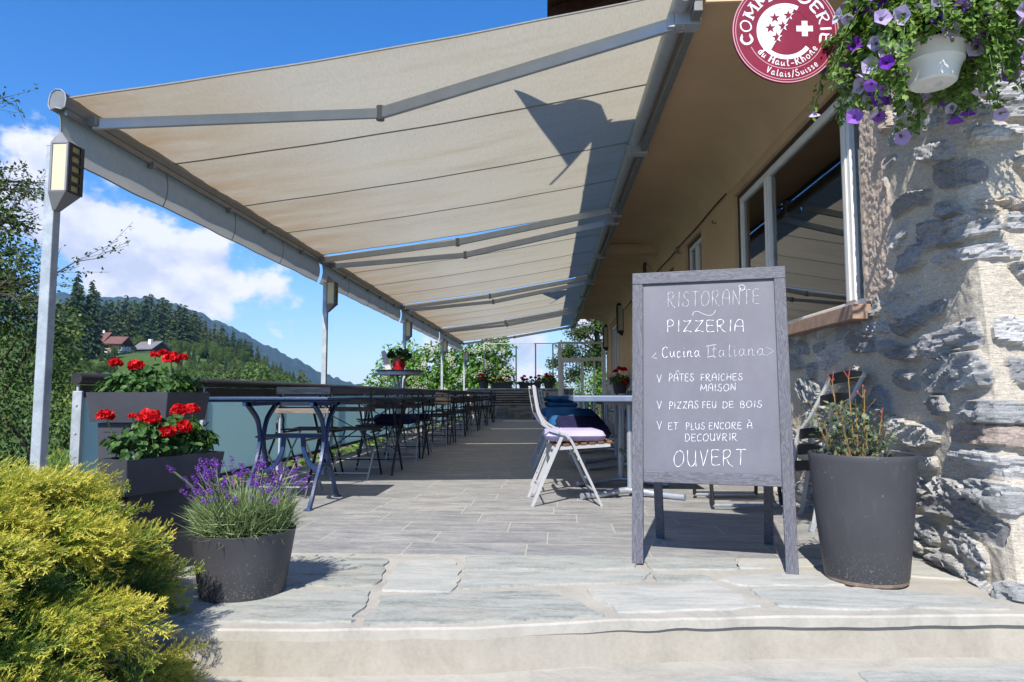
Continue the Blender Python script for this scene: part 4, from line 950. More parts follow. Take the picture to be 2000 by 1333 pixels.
def serif_text(nm, text, r, a0, a1, h, top=True, w=.034):
    adv = sum(GL[c][0] + .22 for c in text) - .22; A = a0
    k = (a1 - a0) / adv
    for c in text:
        gw, strokes = GL[c]
        for s_ in strokes:
            P = np.array(s_, float); P = catmull(P, 6) if len(P) > 2 else P
            th = np.radians(A + P[:, 0] * gw * k); rr = r + P[:, 1] * h if top else r - P[:, 1] * h
            Q = np.stack([np.cos(th) * rr, np.sin(th) * rr], 1)
            dx = np.abs(P[-1] - P[0]); thick = w * (1.35 if dx[1] > .6 and dx[0] < .35 else .75)
            ribbon(nm, Q, thick, T3(-.0009))
            if dx[1] > .55 and dx[0] < .3:
                for e_ in (P[0], P[-1]):
                    q = np.array([(e_[0] - .17, e_[1]), (e_[0] + .17, e_[1])]); th = np.radians(A + q[:, 0] * gw * k); rr = r + q[:, 1] * h if top else r - q[:, 1] * h
                    ribbon(nm, np.stack([np.cos(th) * rr, np.sin(th) * rr], 1), w * .6, T3(-.0009))
        A += (gw + .22) * k
tx = NM(); serif_text(tx, 'COMMANDERIE', .655, 200, -18, .20)
serif_text(tx, 'du', .675, 217, 231, .135, False, .024); serif_text(tx, 'Haut-Rhone', .675, 239, 331, .135, False, .022); serif_text(tx, 'Valais/Suisse', .885, 243, 312, .125, False, .020)
c_ = math.radians(319); ribbon(tx, np.array([(math.cos(c_ + d_) * r_, math.sin(c_ + d_) * r_) for d_, r_ in ((-.035, .60), (0, .575), (.035, .60))]), .02, T3(-.0009))
tx.build('lettering', M['sign_white'], rs)
em = NM()
def poly(P, mat, y): em.add(T3(y)(np.array(P)), np.arange(len(P))[None][:, ::-1], mat)
arc(em, .505, 62, 322, .085, -.0008, 0)
half = [(math.cos(t_) * .49, math.sin(t_) * .49) for t_ in np.radians(np.linspace(68, 232, 30))]; poly(half, 0, -.0007)
arc(em, .455, 0, 360, .006, -.0012, 1)
D0, D1 = np.array((.195, .47)), np.array((-.30, -.40)); dn_ = np.array((-(D1 - D0)[1], (D1 - D0)[0])); 
if dn_ @ (np.array((-1, 0.))) < 0: dn_ = -dn_
def clip(P, keep):
    out = []
    for i in range(len(P)):
        a_, b_ = P[i], P[(i + 1) % len(P)]; da, db = (a_ - D0) @ dn_ * keep, (b_ - D0) @ dn_ * keep
        if da >= 0: out.append(a_)
        if da * db < 0: out.append(a_ + (b_ - a_) * da / (da - db))
    return out
for sx, sy in ((-.20, .26), (.06, .31), (-.05, .10), (-.29, .06), (-.17, -.12)):
    pts = [np.array((sx + math.cos(q_) * r_, sy + math.sin(q_) * r_)) for q_, r_ in ((math.radians(92 + 36 * i), .105 if i % 2 == 0 else .043) for i in range(10))]
    for i in range(10):
        tri = [np.array((sx, sy)), pts[i], pts[(i + 1) % 10]]
        for kp, mt in ((1, 1), (-1, 0)):
            q_ = clip(tri, kp)
            if len(q_) > 2: poly(q_, mt, -.0013)
for P in ([(.20, .105), (.20, -.005), (.51, -.005), (.51, .105)], [(.30, .2), (.30, -.10), (.41, -.10), (.41, .2)]): poly(P, 0, -.0010 - .0003 * (P[0][0] > .25))
em.build('emblem', [M['sign_white'], M['sign_maroon']], rs)
b = NM()
for s_ in (-.1, .1): b.tube([(s_, .006, SR - .02), (s_, .006, .44)], .004, 6)
b.build('hanger', M['dark_iron'], rs)
# wrought iron bracket carrying sign and basket
wb = thing('iron_bracket', 'black wrought iron bracket with scroll ends holding the sign and the flower basket', 'bracket', (1.74, 2.72, 2.68))
b = NM(); b.bar((0.05, 0, 0), (-1.0, -.02, 0), .02, .03); b.bar((.03, -.01, -.25), (.03, -.01, .12), .04, .012, (0, 1, 0)); b.build('arm', M['dark_iron'], wb)
b = NM(); tt = np.linspace(0, 1, 60)
for cx, cz, r0, sg in ((-.50, -.37, .075, 1), (-.32, -.10, .09, -1)):
    an = tt * 11; rr = r0 * (1 - .78 * tt); b.tube(np.stack([cx + rr * np.cos(an) * sg, 0 * tt - .01, cz + rr * np.sin(an)], 1), .009, 6, flat=(.010, .007))
b.tube(catmull([(-.425, -.01, -.37), (-.40, -.01, -.22), (-.30, -.01, -.02)], 8), .009, 6); b.build('scroll', M['dark_iron'], wb, smooth=50)
# hanging basket pot
hp = thing('hanging_pot', 'white plastic hanging flower pot with ridged rim under trailing petunias', 'pot', (1.452, 2.58, 1.945))
b = NM(); b.lathe([(.0, .014), (.028, .012), (.032, 0), (.072, 0), (.080, .006), (.092, .05), (.104, .075), (.108, .078), (.109, .086), (.114, .115), (.121, .125), (.121, .138), (.112, .138), (.106, .10)], 40); b.build('pot', M['white_plastic'], hp, smooth=35)
b = NM(); b.tube([(0, 0, .2), (0, 0, .72)], .006, 6)
for q in range(3): b.tube([(.12 * math.cos(q * 2.09), .12 * math.sin(q * 2.09), .2), (0, 0, .60)], .004, 6)
b.build('hanger', M['white_plastic'], hp)
# ------------------------------------------------------------------ flags on poles from the upper storey
def make_flag(name, label, base, tip, drop, a, bq, mats):
    base, tip = Vector(base), Vector(tip); f = thing(name, label, 'flag', base)
    d = tip - base; b = NM(); b.tube([(0, 0, 0), d], .016, 8); b.build('flag_pole', M['alu_white'], f, smooth=40)
    c = NM(); nu, nv = 30, 30; P = []; 
    for i in range(nu):
        for j in range(nv):
            u, v = i / (nu - 1), j / (nv - 1)
            p = d * (a + (bq - a) * u) + Vector((0, 0, -1)) * drop * v * (.22 + .78 * u + .07 * math.sin(u * 8))
            p += Vector((.03, .06, 0)) * math.sin(u * 9) * v; P.append(p)
    idx = np.arange(nu * nv).reshape(nu, nv); F = np.stack([idx[:-1, :-1], idx[1:, :-1], idx[1:, 1:], idx[:-1, 1:]], -1).reshape(-1, 4)
    half_ = (F % nv).mean(1) < nv / 2
    c.add(P, F[half_], 0); c.add(P, F[~half_], 1); c.build('flag_cloth', [M[m] for m in mats], f, smooth=180)
make_flag('flag', 'red and white flag above the nearest awning, seen as a shadow on its cloth', (.15, 3.95, 4.72), (-.68, 4.0, 6.15), 1.95, .03, .66, ('flag_red', 'flag_white'))
make_flag('flag', 'red and white flag glimpsed through the gap between the awnings', (.15, 13.37, 4.72), (-.46, 14.37, 5.10), 1.75, .03, .66, ('flag_white', 'flag_red'))
# ------------------------------------------------------------------ furniture
ORD = ['first', 'second', 'third', 'fourth', 'fifth', 'sixth', 'seventh', 'eighth']
# blue cast iron table by the planters
bt_ = thing('blue_table', 'blue painted cast iron table with curved legs, nearest table beside the dark planters', 'table', (-2.02, 4.92, 0))
b = NM(); b.bx(-.56, .52, -.33, .33, .742, .760); b.bx(-.54, .50, -.31, .31, .728, .741); b.build('tabletop', M['blue_iron'], bt_, bevel=.004)
fy = .30
for fx, s_ in ((-.05 - .02, 0), (.40, 1)):
    for sg in (-1, 1):
        b = NM(); P = catmull([(fx, sg * .285, .728), (fx, sg * .20, .68), (fx, sg * .085, .60), (fx, sg * .036, .50), (fx, sg * .034, .42), (fx, sg * .08, .30), (fx, sg * .19, .16), (fx, sg * .26, .06), (fx, sg * .315, .0)], 6)
        b.tube(P, .016, 4, flat=(.017, .012), upv=(1, 0, 0)); b.box((fx, sg * .318, .006), (.05, .06, .012)); b.build('leg', M['blue_iron'], bt_, bevel=.003)
    b = NM(); b.tube(catmull([(fx, -.16, .19), (fx, -.07, .265), (fx, .07, .265), (fx, .16, .19)], 6), .012, 4, flat=(.012, .010), upv=(1, 0, 0)); b.build('leg_tie', M['blue_iron'], bt_)
    b = NM(); b.bx(fx - .012, fx + .012, -.31, .31, .70, .728); b.build('top_bar', M['blue_iron'], bt_)
b = NM(); b.bx(-.07, .40, -.018, .018, .470, .492); b.build('stretcher', M['blue_iron'], bt_, bevel=.003)
for x0, sg in ((-.07, 1), (.40, -1)):
    b = NM(); b.tube(catmull([(x0 + sg * .165, 0, .475), (x0 + sg * .15, 0, .36), (x0 + sg * .09, 0, .26), (x0, 0, .215)], 6), .014, 4, flat=(.014, .012), upv=(0, 1, 0)); b.build('brace', M['blue_iron'], bt_)
# folding tables along the railing
def make_table(label):
    r = thing('folding_table', label, 'table', (0, 0, 0), 0, 'folding tables along the railing')
    b = NM(); b.bx(-.47, .47, -.34, .34, .728, .750); b.build('tabletop', M['dark_iron'], r, bevel=.004)
    for fx in (-.40, .40):
        for sg in (-1, 1):
            b = NM(); b.bar((fx + sg * .008, sg * .24, .728), (fx + sg * .008, -sg * .27, 0), .028, .014, (1, 0, 0)); b.build('leg', M['dark_iron'], r)
    b = NM(); b.bar((-.4, .20, .11), (.4, .20, .11), .012, .012); b.bar((-.4, -.02, .36), (.4, -.02, .36), .012, .012); b.bar((-.38, .15, .2), (.38, -.2, .66), .010, .010); b.bar((.38, .15, .2), (-.38, -.2, .66), .010, .010); b.build('cross_brace', M['blue_iron'], r)
    return r
TY = [6.86, 8.62, 10.95, 12.95, 15.1, 17.2, 19.4]
tb0 = None
for i, y in enumerate(TY):
    lab = f'dark folding table with crossed blue legs, {ORD[i]} along the railing past the blue table'
    if tb0 is None: tb0 = make_table(lab); tb0.location = (-1.92, y, 0)
    else: copy_tree(tb0, (-1.95, y, 0), 0, lab)
# bistro chairs: flat iron frame, wooden slats; faces +Y
def make_bistro(label, slat):
    r = thing('bistro_chair', label, 'chair', (0, 0, 0), 0, 'slatted bistro chairs along the railing')
    sw = .19
    for s_ in (-1, 1):
        b = NM(); x = s_ * sw
        P = catmull([(x, -.235, .845), (x, -.225, .72), (x, -.20, .62), (x, -.155, .55), (x, -.16, .49), (x, -.12, .43), (x, .02, .28), (x, .22, .0)], 5)
        b.tube(P, .009, 6, flat=(.005, .010), upv=(1, 0, 0)); b.build('back_post', M['dark_iron'], r, smooth=40)
        b = NM(); b.tube([(x * .9, .20, .435), (x * .9, -.02, .25), (x * .9, -.24, 0)], .008, 6); b.build('leg', M['alu'], r, smooth=40)
    b = NM()
    for w2, yy, zz in ((sw * .9, .02, .18), (sw * .9, -.20, .06), (sw, .17, .075)): b = NM(); b.tube([(-w2, yy, zz), (w2, yy, zz)], .006, 6); b.build('stretcher', M['alu'], r)
    b = NM()
    for j in range(6):
        yy = -.16 + j * .073; b.box((0, yy, .446 + .012 * abs(j - 2.5) / 2.5), (.40, .062, .016))
    b.bx(-sw, -sw + .02, -.17, .22, .425, .438); b.bx(sw - .02, sw, -.17, .22, .425, .438); b.build('seat', M[slat], r, bevel=.004)
    b = NM()
    for zz, yy, hh in ((.812, -.226, .060), (.712, -.215, .048), (.645, -.200, .042)):
        xs_ = np.linspace(-.225, .225, 9); cv = .018 * (xs_ / .225) ** 2
        b.tube(np.stack([xs_, yy - .012 + cv, 0 * xs_ + zz], 1), .01, 4, flat=(hh / 2, .008) if False else (.008, hh / 2), upv=(0, 0, 1))
    b.build('backrest', M[slat], r, bevel=.003)
    return r
bc0 = make_bistro('weathered grey slatted bistro chair pushed under the far side of the blue table', 'slat_grey'); bc0.location = (-2.03, 5.36, 0); bc0.rotation_euler = (0, 0, R(180))
bcd = make_bistro('dark slatted bistro chair on the near side of the first folding table, aisle seat', 'slat_dark'); bcd.location = (-1.83, 6.48, 0)
k = 0
rj = random.Random(4)
for i, y in enumerate(TY):
    for side, sn in ((-1, 'near'), (1, 'far')):
        for xo, xn in ((.0, 'aisle'), (-.48, 'railing')):
            if (i == 0 and side == -1 and xo == 0) or (xo < 0 and (i + (side > 0)) % 2): continue
            x = -1.76 + xo + rj.uniform(-.05, .03); yy = y + side * (.42 + rj.uniform(0, .10)); rz = (0 if side == -1 else 180) + rj.uniform(-15, 15)
            copy_tree(bcd, (x, yy, 0), R(rz), f'dark slatted bistro chair on the {sn} side of the {ORD[i]} folding table, {xn} seat')
def cushion(nm, w, d, h, mat=0, tufts=True):
    nx, ny = 20, 20; gx, gy = np.meshgrid(np.linspace(-1, 1, nx), np.linspace(-1, 1, ny), indexing='ij')
    e = np.clip(1 - np.maximum(np.abs(gx), np.abs(gy)) ** 8, 0, 1) ** .5
    tf = .0
    if tufts:
        for tx_ in (-.45, .45):
            for ty_ in (-.45, .45): tf = tf + .5 * np.exp(-((gx - tx_) ** 2 + (gy - ty_) ** 2) / .03)
    rnd = 1 - .05 * (np.abs(gx) ** 2 * np.abs(gy) ** 2)
    z = h / 2 * e * (1 - tf * .8); idx = np.arange(nx * ny).reshape(nx, ny); F = np.stack([idx[:-1, :-1], idx[1:, :-1], idx[1:, 1:], idx[:-1, 1:]], -1).reshape(-1, 4)
    T = np.stack([gx * w / 2 * rnd, gy * d / 2 * rnd, h / 2 + z], -1).reshape(-1, 3); Bm = np.stack([gx * w / 2 * rnd, gy * d / 2 * rnd, h / 2 - h / 2 * e], -1).reshape(-1, 3)
    nm.add(T, F, mat); nm.add(Bm, F[:, ::-1], mat); return nm
def put_cushion(label, mat, loc, rz=0, w=.40, d=.40, h=.06, rx=0):
    o = cushion(NM(), w, d, h).build('seat_cushion', mat if isinstance(mat, list) else M[mat], smooth=180)
    o.location = loc; o.rotation_euler = (R(rx), 0, R(rz)); tag(o, label, 'cushion', 'seat cushions'); return o
put_cushion('plump navy cushion on a bistro chair at the far side of the first folding table', 'cushion_navy', (-1.64, 7.30, .465), 4, .44, .42, .11)
put_cushion('dark navy cushion on the aisle chair beyond the second folding table', 'cushion_navy', (-1.76, 9.06, .465), 6)
# tall round bar table, red pot, menu holder
hb = thing('bar_table', 'tall round blue topped bar table with white column by the railing', 'table', (-2.165, 9.85, 0))
b = NM(); b.lathe([(0, 1.108), (.33, 1.108), (.345, 1.113), (.345, 1.125), (.335, 1.131), (0, 1.131)], 40); b.build('tabletop', M['blue_iron'], hb, smooth=40)
b = NM(); b.lathe([(.31, 1.06), (.315, 1.06), (.315, 1.107), (.31, 1.107)], 40); b.build('rim', M['alu_white'], hb)
for q in range(4):
    an = q * math.pi / 2 + .5; cx, sx = math.cos(an), math.sin(an)
    b = NM(); b.tube(catmull([(.24 * cx, .24 * sx, 1.10), (.14 * cx, .14 * sx, 1.06), (.075 * cx, .075 * sx, .98), (.065 * cx, .065 * sx, .78), (.03 * cx, .03 * sx, .74)], 5), .016, 8); b.build('support', M['alu'], hb, smooth=40)
b = NM(); b.lathe([(.05, .03), (.05, .74), (.06, .76), (0, .76)], 20); b.lathe([(0, 0), (.24, 0), (.24, .015), (.1, .04), (.06, .08)], 30); b.build('column', M['alu_white'], hb, smooth=40)
rp = thing('red_pot', 'glossy red flower pot standing on the tall bar table', 'pot', (-2.178, 9.85, 1.131))
b = NM(); b.lathe([(0, 0), (.075, 0), (.092, .06), (.098, .12), (.096, .165), (.104, .17), (.104, .185), (.088, .185), (.08, .15), (0, .15)], 28); b.build('pot', M['red_glaze'], rp, smooth=40)
mc = thing('menu_stand', 'leaning pale pink menu card beside the red pot on the bar table', 'menu', (-2.30, 9.78, 1.131), 0)
b = NM(); P = [(-.055, 0), (.035, 0), (-.05, .26), (-.075, .285), (-.10, .285), (-.125, .26)]; b.prism(P, 'y', -.004, .004); b.prism([(-.02, 0), (.035, 0), (.02, .02)], 'y', -.05, .05); b.build('card', M['menu_card'], mc)
# ---- right side: pipe tables and folding armchairs
def make_pipe(label):
    r = thing('pipe_table', label, 'table', (0, 0, 0), 0, 'tables along the house wall')
    b = NM(); b.bx(-.44, .50, -.60, .60, .728, .772); b.build('tabletop', M['table_blue'], r, bevel=.006)
    for yy in (-.36, .36):
        b = NM(); b.tube([(0, yy, .045), (0, yy, .70)], .022, 12); b.build('leg', M['steel_pipe'], r, smooth=40)
        b = NM(); b.tube(catmull([(-.38, yy - .18, .025), (-.20, yy - .07, .03), (0, yy, .05), (.20, yy - .07, .03), (.38, yy - .18, .025)], 6), .024, 12); b.build('foot', M['steel_pipe'], r, smooth=40)
    b = NM(); b.bar((0, -.36, .30), (0, .36, .30), .02, .03); b.build('stretcher', M['alu_dark'], r); b = NM(); b.bx(-.2, .2, -.45, .45, .700, .727); b.build('top_support', M['alu_dark'], r)
    return r
pt0 = make_pipe('grey table with steel pipe legs right behind the sandwich board'); pt0.location = (.62, 5.72, 0)
PTY = [7.7, 9.7, 12.2, 14.4, 16.8]
for i, y in enumerate(PTY): copy_tree(pt0, (.78, y, 0), 0, f'grey pipe legged table in the shade, {ORD[i + 1]} along the house wall')
def make_arm(label, slat):
    """folding chair with pale flat bar frame, faces +X"""
    r = thing('folding_chair', label, 'chair', (0, 0, 0), 0, 'folding chairs facing the wall tables')
    for s_ in (-1, 1):
        y = s_ * .235
        b = NM(); P = catmull([(-.215, y, .845), (-.20, y, .74), (-.178, y, .64), (-.13, y, .565), (-.05, y, .515), (.015, y, .495), (.06, y, .44), (.11, y, .33), (.20, y, .14), (.262, y, .0)], 6)
        b.tube(P, .01, 4, flat=(.009, .005), upv=(0, 1, 0)); b.build('side_frame', M['alu_white'], r, bevel=.002)
        b = NM(); b.bar((.0, y - s_ * .014, .515), (-.225, y - s_ * .014, 0), .008, .024, (1, 0, 0)); b.bar((-.06, y - s_ * .03, .41), (-.18, y - s_ * .03, .12), .006, .012, (1, 0, 0)); b.build('leg', M['alu_white'], r, bevel=.002)
        b = NM()
        for px_, pz_ in ((-.035, .515), (.03, .475), (.10, .33)): b.tube([(px_, y - .011, pz_), (px_, y + .011, pz_)], .009, 8)
        b.build('bolt', M['alu'], r)
        b = NM(); b.bar((-.07, y - s_ * .03, .40), (.33, y - s_ * .03, .425), .010, .024, (0, 0, 1)); b.build('seat_rail', M['alu_white'], r)
    b = NM()
    for j in range(7): b.box((-.045 + j * .062, 0, .422 + j * .004), (.042, .43, .018), rot=np.array(Matrix.Rotation(R(-3), 3, 'Y')))
    b.build('seat', M[slat], r, bevel=.004)
    b = NM()
    for zz in (.80, .735, .67): b.box((-.208 + (.80 - zz) * .18, 0, zz), (.014, .46, .05), rot=np.array(Matrix.Rotation(R(-9), 3, 'Y')))
    b.build('backrest', M['slat_dark'], r, bevel=.004)
    for xx_, zz_ in ((-.17, .13), (.215, .10)): b = NM(); b.tube([(xx_, -.22, zz_), (xx_, .22, zz_)], .007, 6); b.build('stretcher', M['alu_white'], r)
    return r
fc0 = make_arm('pale framed folding chair with lilac cushion at the nearest wall table', 'slat_brown'); fc0.location = (.085, 5.08, 0); fc0.rotation_euler = (0, 0, R(5))
o = put_cushion('pale lilac padded cushion on the nearest folding chair', 'cushion_lilac', (.175, 5.08, .446), 5, .44, .44, .085)
o = put_cushion('dark purple cushion propped on the second folding chair', 'cushion_navy', (.27, 5.66, .47), 10, .40, .42, .10, 14)
ARM = [(.085, 5.72, 4, 'pale framed folding chair directly beyond the lilac cushioned one'), (.05, 7.35, 2, 'folding chair with blue cushions at the second wall table'), (.02, 8.05, -3, 'folding chair at the far end of the second wall table'), (.10, 9.4, 3, 'folding chair with stacked blue cushions at the third wall table'), (.08, 10.1, -4, 'folding chair at the far end of the third wall table'),
       (.12, 12.0, 2, 'folding chair at the fourth wall table'), (.12, 14.4, 2, 'folding chair at the fifth wall table'), (.12, 16.8, 2, 'folding chair at the farthest wall table')]
for x, y, rz, lab in ARM: copy_tree(fc0, (x, y, 0), R(rz), lab)
put_cushion('bright blue tufted cushion behind the lilac one, lower of two', 'cushion_blue', (.20, 6.35, .455), 3, .46, .44, .09) if False else None
put_cushion('bright blue tufted cushion on the chair at the second wall table, lower of two', 'cushion_blue', (.12, 7.35, .446), 3, .44, .44, .10)
put_cushion('bright blue tufted cushion on the chair at the second wall table, upper of two', 'cushion_blue', (.14, 7.33, .545), -6, .44, .44, .10)
for j in range(4): put_cushion(f'blue cushion in the stack on the chair at the third wall table, {["lowest", "second from below", "third from below", "topmost"][j]}', 'cushion_blue', (.16 + .01 * (j % 2), 9.4, .446 + .078 * j), 5 * j, .42, .42, .08)
put_cushion('blue cushion on the folding chair right beyond the purple cushion', 'cushion_blue', (.21, 6.05, .50), 8, .46, .46, .13, 10)
# dark wall side chairs
def make_black(label):
    r = thing('black_chair', label, 'chair', (0, 0, 0), 0, 'black slatted chairs by the house wall')
    for s_ in (-1, 1):
        b = NM(); y = s_ * .23; P = catmull([(-.24, y, .02), (.24, y, .02)], 2)
        b.tube(catmull([(-.26, y, .86), (-.235, y, .62), (-.20, y, .42), (-.22, y, .2), (-.26, y, .03)], 5), .013, 8); b.build('leg', M['black'], r, smooth=40)
        b = NM(); b.tube(catmull([(.22, y, .43), (.235, y, .2), (.25, y, .03)], 5), .013, 8); b.build('leg', M['black'], r, smooth=40)
    for xx_ in (-.26, .25): b = NM(); b.tube([(xx_, -.23, .03), (xx_, .23, .03)], .012, 8); b.build('sled_bar', M['steel_pipe'], r, smooth=40)
    b = NM()
    for j in range(9): b.box((-.20 + j * .052, 0, .435), (.034, .46, .014))
    b.build('seat', M['black'], r)
    b = NM()
    for j in range(6): b.box((-.222 - j * .006, 0, .52 + j * .062), (.012, .46, .040))
    b.build('backrest', M['black'], r)
    return r
bk0 = make_black('black slatted chair with tubular sled base behind the sandwich board'); bk0.location = (1.33, 5.05, 0); bk0.rotation_euler = (0, 0, R(92))
for i, y in enumerate([7.7, 9.7, 12.2, 14.4]): copy_tree(bk0, (1.42, y, 0), R(180), f'black slatted chair on the wall side of the {ORD[i + 1]} wall table')
# folded chair leaning against the rubble wall
fl = thing('folded_chair', 'folded black slatted chair with pale frame leaning on the rubble wall behind the tall pot', 'chair', (1.50, 4.05, 0))
for yo in (.0, .44):
    b = NM(); b.tube(catmull([(.0, yo + .02, .0), (.035, yo, .20), (.06, yo - .02, .40), (.075, yo - .03, .52), (.14, yo - .10, .66), (.245, yo - .17, .90)], 6), .012, 6, flat=(.014, .009), upv=(0, 1, 0)); b.build('side_frame', M['alu_white'], fl, smooth=40)
    b = NM(); b.bar((.10, yo + .03, .02), (.18, yo - .06, .62), .012, .024, (1, 0, 0)); b.bar((-.005, yo + .02, .0), (.01, yo + .02, .05), .03, .03); b.build('leg', M['alu'], fl)
b = NM()
for zz, xx, yy in ((.87, .235, -.16), (.74, .185, -.13), (.53, .085, -.04), (.43, .075, -.03), (.33, .06, -.02)):
    tt = np.linspace(0, 1, 10); b.tube(np.stack([xx + .0 * tt + .03 * np.sin(tt * 3.14), yy + .44 * tt, zz + .02 * np.sin(tt * 3.14)], 1), .01, 4, flat=(.008, .032), upv=(0, 0, 1))
b.build('slats', M['black'], fl, bevel=.003)
# ---- pots and planters
tp = thing('tall_pot', 'tall round tapering anthracite pot with dirty foot ring beside the sandwich board', 'pot', (1.335, 3.035, 0))
b = NM(); b.lathe([(.0, .018), (.158, .018), (.163, .025), (.190, .27), (.209, .505), (.212, .525), (.209, .532), (.202, .528), (.195, .46), (0, .46)], 64); b.build('pot', M['pot_dusty'], tp, smooth=35)
b = NM(); b.lathe([(0, .0), (.150, .0), (.160, .008), (.160, .022), (.15, .024)], 48); b.build('saucer', M['rust'], tp, smooth=40)
b = NM(); b.lathe([(0, .478), (.1, .474), (.196, .468)], 40); b.build('earth', M['soil'], tp)
lp = thing('lavender_pot', 'low round anthracite pot on the landing holding lavender', 'pot', (-1.215, 2.72, 0), R(8))
b = NM(); b.lathe([(0, .004), (.150, .004), (.156, 0), (.162, .008), (.178, .12), (.195, .232), (.198, .245), (.192, .247), (.184, .20), (0, .20)], 56); b.build('pot', M['pot_dusty'], lp, smooth=35)
b = NM(); b.lathe([(0, .225), (.187, .222)], 40); b.build('earth', M['soil'], lp)
def planter(name, label, loc, rz, w, d, h, rim, tp_=.86):
    r = thing(name, label, 'planter', loc, rz, 'square anthracite planters')
    b = NM()
    def frus(z0, z1, w0, w1, d0, d1):
        V = [(sx * w_ / 2, sy * d_ / 2, z) for z, w_, d_ in ((z0, w0, d0), (z1, w1, d1)) for sx, sy in ((-1, -1), (1, -1), (1, 1), (-1, 1))]
        b._mix(np.array(V), [(0, 1, 5, 4), (1, 2, 6, 5), (2, 3, 7, 6), (3, 0, 4, 7)], 0, .5)
    zr = h - rim; frus(zr, h, w - .035, w, d - .035, d); frus(0, zr - .004, (w - .075) * tp_, w - .085, (d - .075) * tp_, d - .085)
    iw, id_ = w - .03, d - .03
    for z, a_, c_, s_ in ((h, w, d, 1), (zr, w - .035, d - .035, -1)):
        ia, ic = (a_ - .024, c_ - .024) if s_ > 0 else (w - .09, d - .09)
        V = [(sx * q / 2, sy * e / 2, z) for q, e in ((a_, c_), (ia, ic)) for sx, sy in ((-1, -1), (1, -1), (1, 1), (-1, 1))]
        b._mix(np.array(V), [((0, 1, 5, 4) if s_ > 0 else (4, 5, 1, 0)), ((1, 2, 6, 5) if s_ > 0 else (5, 6, 2, 1)), ((2, 3, 7, 6) if s_ > 0 else (6, 7, 3, 2)), ((3, 0, 4, 7) if s_ > 0 else (7, 4, 0, 3))], 0, .5)
    frus(h - .06, h, w - .05, w - .024, d - .05, d - .024)
    b.build('box', M['anthracite'], r, bevel=.004)
    b = NM(); b.bx(-w / 2 + .02, w / 2 - .02, -d / 2 + .02, d / 2 - .02, h - .05, h - .035); b.build('earth', M['soil'], r)
    return r
P1 = planter('square_planter', 'tall square anthracite planter with broad rim holding red geraniums', (-2.155, 3.615, 0), 0, .436, .44, .792, .155)
b = NM(); b.bx(-.125, -.06, -.20, -.1985, .585, .590); b.build('slot', M['black'], P1)
ea = R(68); FLx, FLy = -1.72, 2.73
cx_, cy_ = FLx + .25 * math.cos(ea) - .095 * math.sin(ea), FLy + .25 * math.sin(ea) + .095 * math.cos(ea)
P2 = planter('trough_planter', 'lower oblong anthracite planter with red geraniums in front of the tall planter', (cx_, cy_, 0), ea, .50, .19, .512, .15)
# end wall, flower boxes, bench, wind screen
ew = thing('end_wall', 'low rubble stone wall with slab coping closing the far end of the terrace', 'wall', (-1, 22.5, 0))
rubV, rubF, rubC = rubble(-3.4, -.1, -.05, .93, .03, lambda y, z, s: y > -99, .42, 33, .15)
sF = rubV[:, 1].copy(); 
V2 = rubV.copy(); V2[:, 0] = .75 - (sF - YC); V2[:, 1] = 22.36 + (rubV[:, 0] - XW); 
b = NM().add(V2, rubF[:, ::-1]); o = part(b, 'stonework', M['rubble'], ew, col=rubC, smooth=180)
b = NM(); b.bx(-2.7, .80, 22.45, 22.9, -.3, .93); part(b, 'core', M['concrete'], ew)
b = NM()
for a_, c_ in ((-2.72, -2.05), (-2.04, -1.0), (-.99, -.1), (-.09, .82)): b.bx(a_, c_, 22.30, 22.92, .932, .985)
part(b, 'coping', M['concrete'], ew, bevel=.012)
def box_planter(label, x, y, w, group='flower boxes on the end wall'):
    r = thing('flower_box', label, 'flower box', (x, y, .985), 0, group)
    b = NM(); V = [(sx * w_ / 2, sy * d_ / 2, z) for z, w_, d_ in ((0, w - .06, .14), (.175, w, .20)) for sx, sy in ((-1, -1), (1, -1), (1, 1), (-1, 1))]
    b._mix(np.array(V), [(0, 1, 5, 4), (1, 2, 6, 5), (2, 3, 7, 6), (3, 0, 4, 7), (3, 2, 1, 0)], 0, .5); b.bx(-w / 2 - .008, w / 2 + .008, -.108, -.098, .16, .185); b.bx(-w / 2 + .01, w / 2 - .01, -.09, .09, .14, .15); b.build('box', M['anthracite'], r)
    return r
box_planter('grey flower box with red geraniums left of the glass post on the end wall', -1.56, 22.55, .72); box_planter('grey flower box with red geraniums right of the glass post on the end wall', -.62, 22.55, .74)
for nm_, lab, x in (('flower_pot', 'dark pot with shrub and red geraniums at the left end of the end wall', -2.15), ('flower_pot', 'dark pot with red geraniums at the right end of the end wall', .0)):
    r = thing(nm_, lab, 'pot', (x, 22.52, .985), 0); b = NM(); b.lathe([(0, 0), (.13, 0), (.17, .20), (.18, .23), (.165, .23), (.15, .18), (0, .18)], 20); b.build('pot', M['anthracite'], r, smooth=40)
bn = thing('garden_bench', 'dark slatted garden bench in front of the end wall', 'bench', (-1.15, 21.9, 0))
b = NM()
for j in range(5): b.box((0, .14 + j * .012, .52 + j * .075), (1.45, .018, .045))
b.build('backrest', M['slat_dark'], bn)
b = NM()
for j in range(5): b.box((0, -.24 + j * .085, .44), (1.45, .065, .02))
b.build('seat', M['slat_dark'], bn)
for x in (-.70, .70):
    for yy in (-.24, .16): b = NM(); b.bx(x - .025, x + .025, yy - .025, yy + .025, 0, .9 if yy > 0 else .44); b.build('leg', M['slat_dark'], bn)
copy_tree(fc0, (-.25, 21.6, 0), R(-95), 'pale framed folding chair in front of the bench at the end wall')
sc = thing('wind_screen', 'white framed glass wind screen with a glazed door at the far end of the terrace', 'screen', (0, 22.9, 0))
def scp(nm, name, mat, par=sc, **kk):
    o = nm.build(name, mat, par, **kk)
    if par is sc: o.location = -Vector(sc.location)
    return o
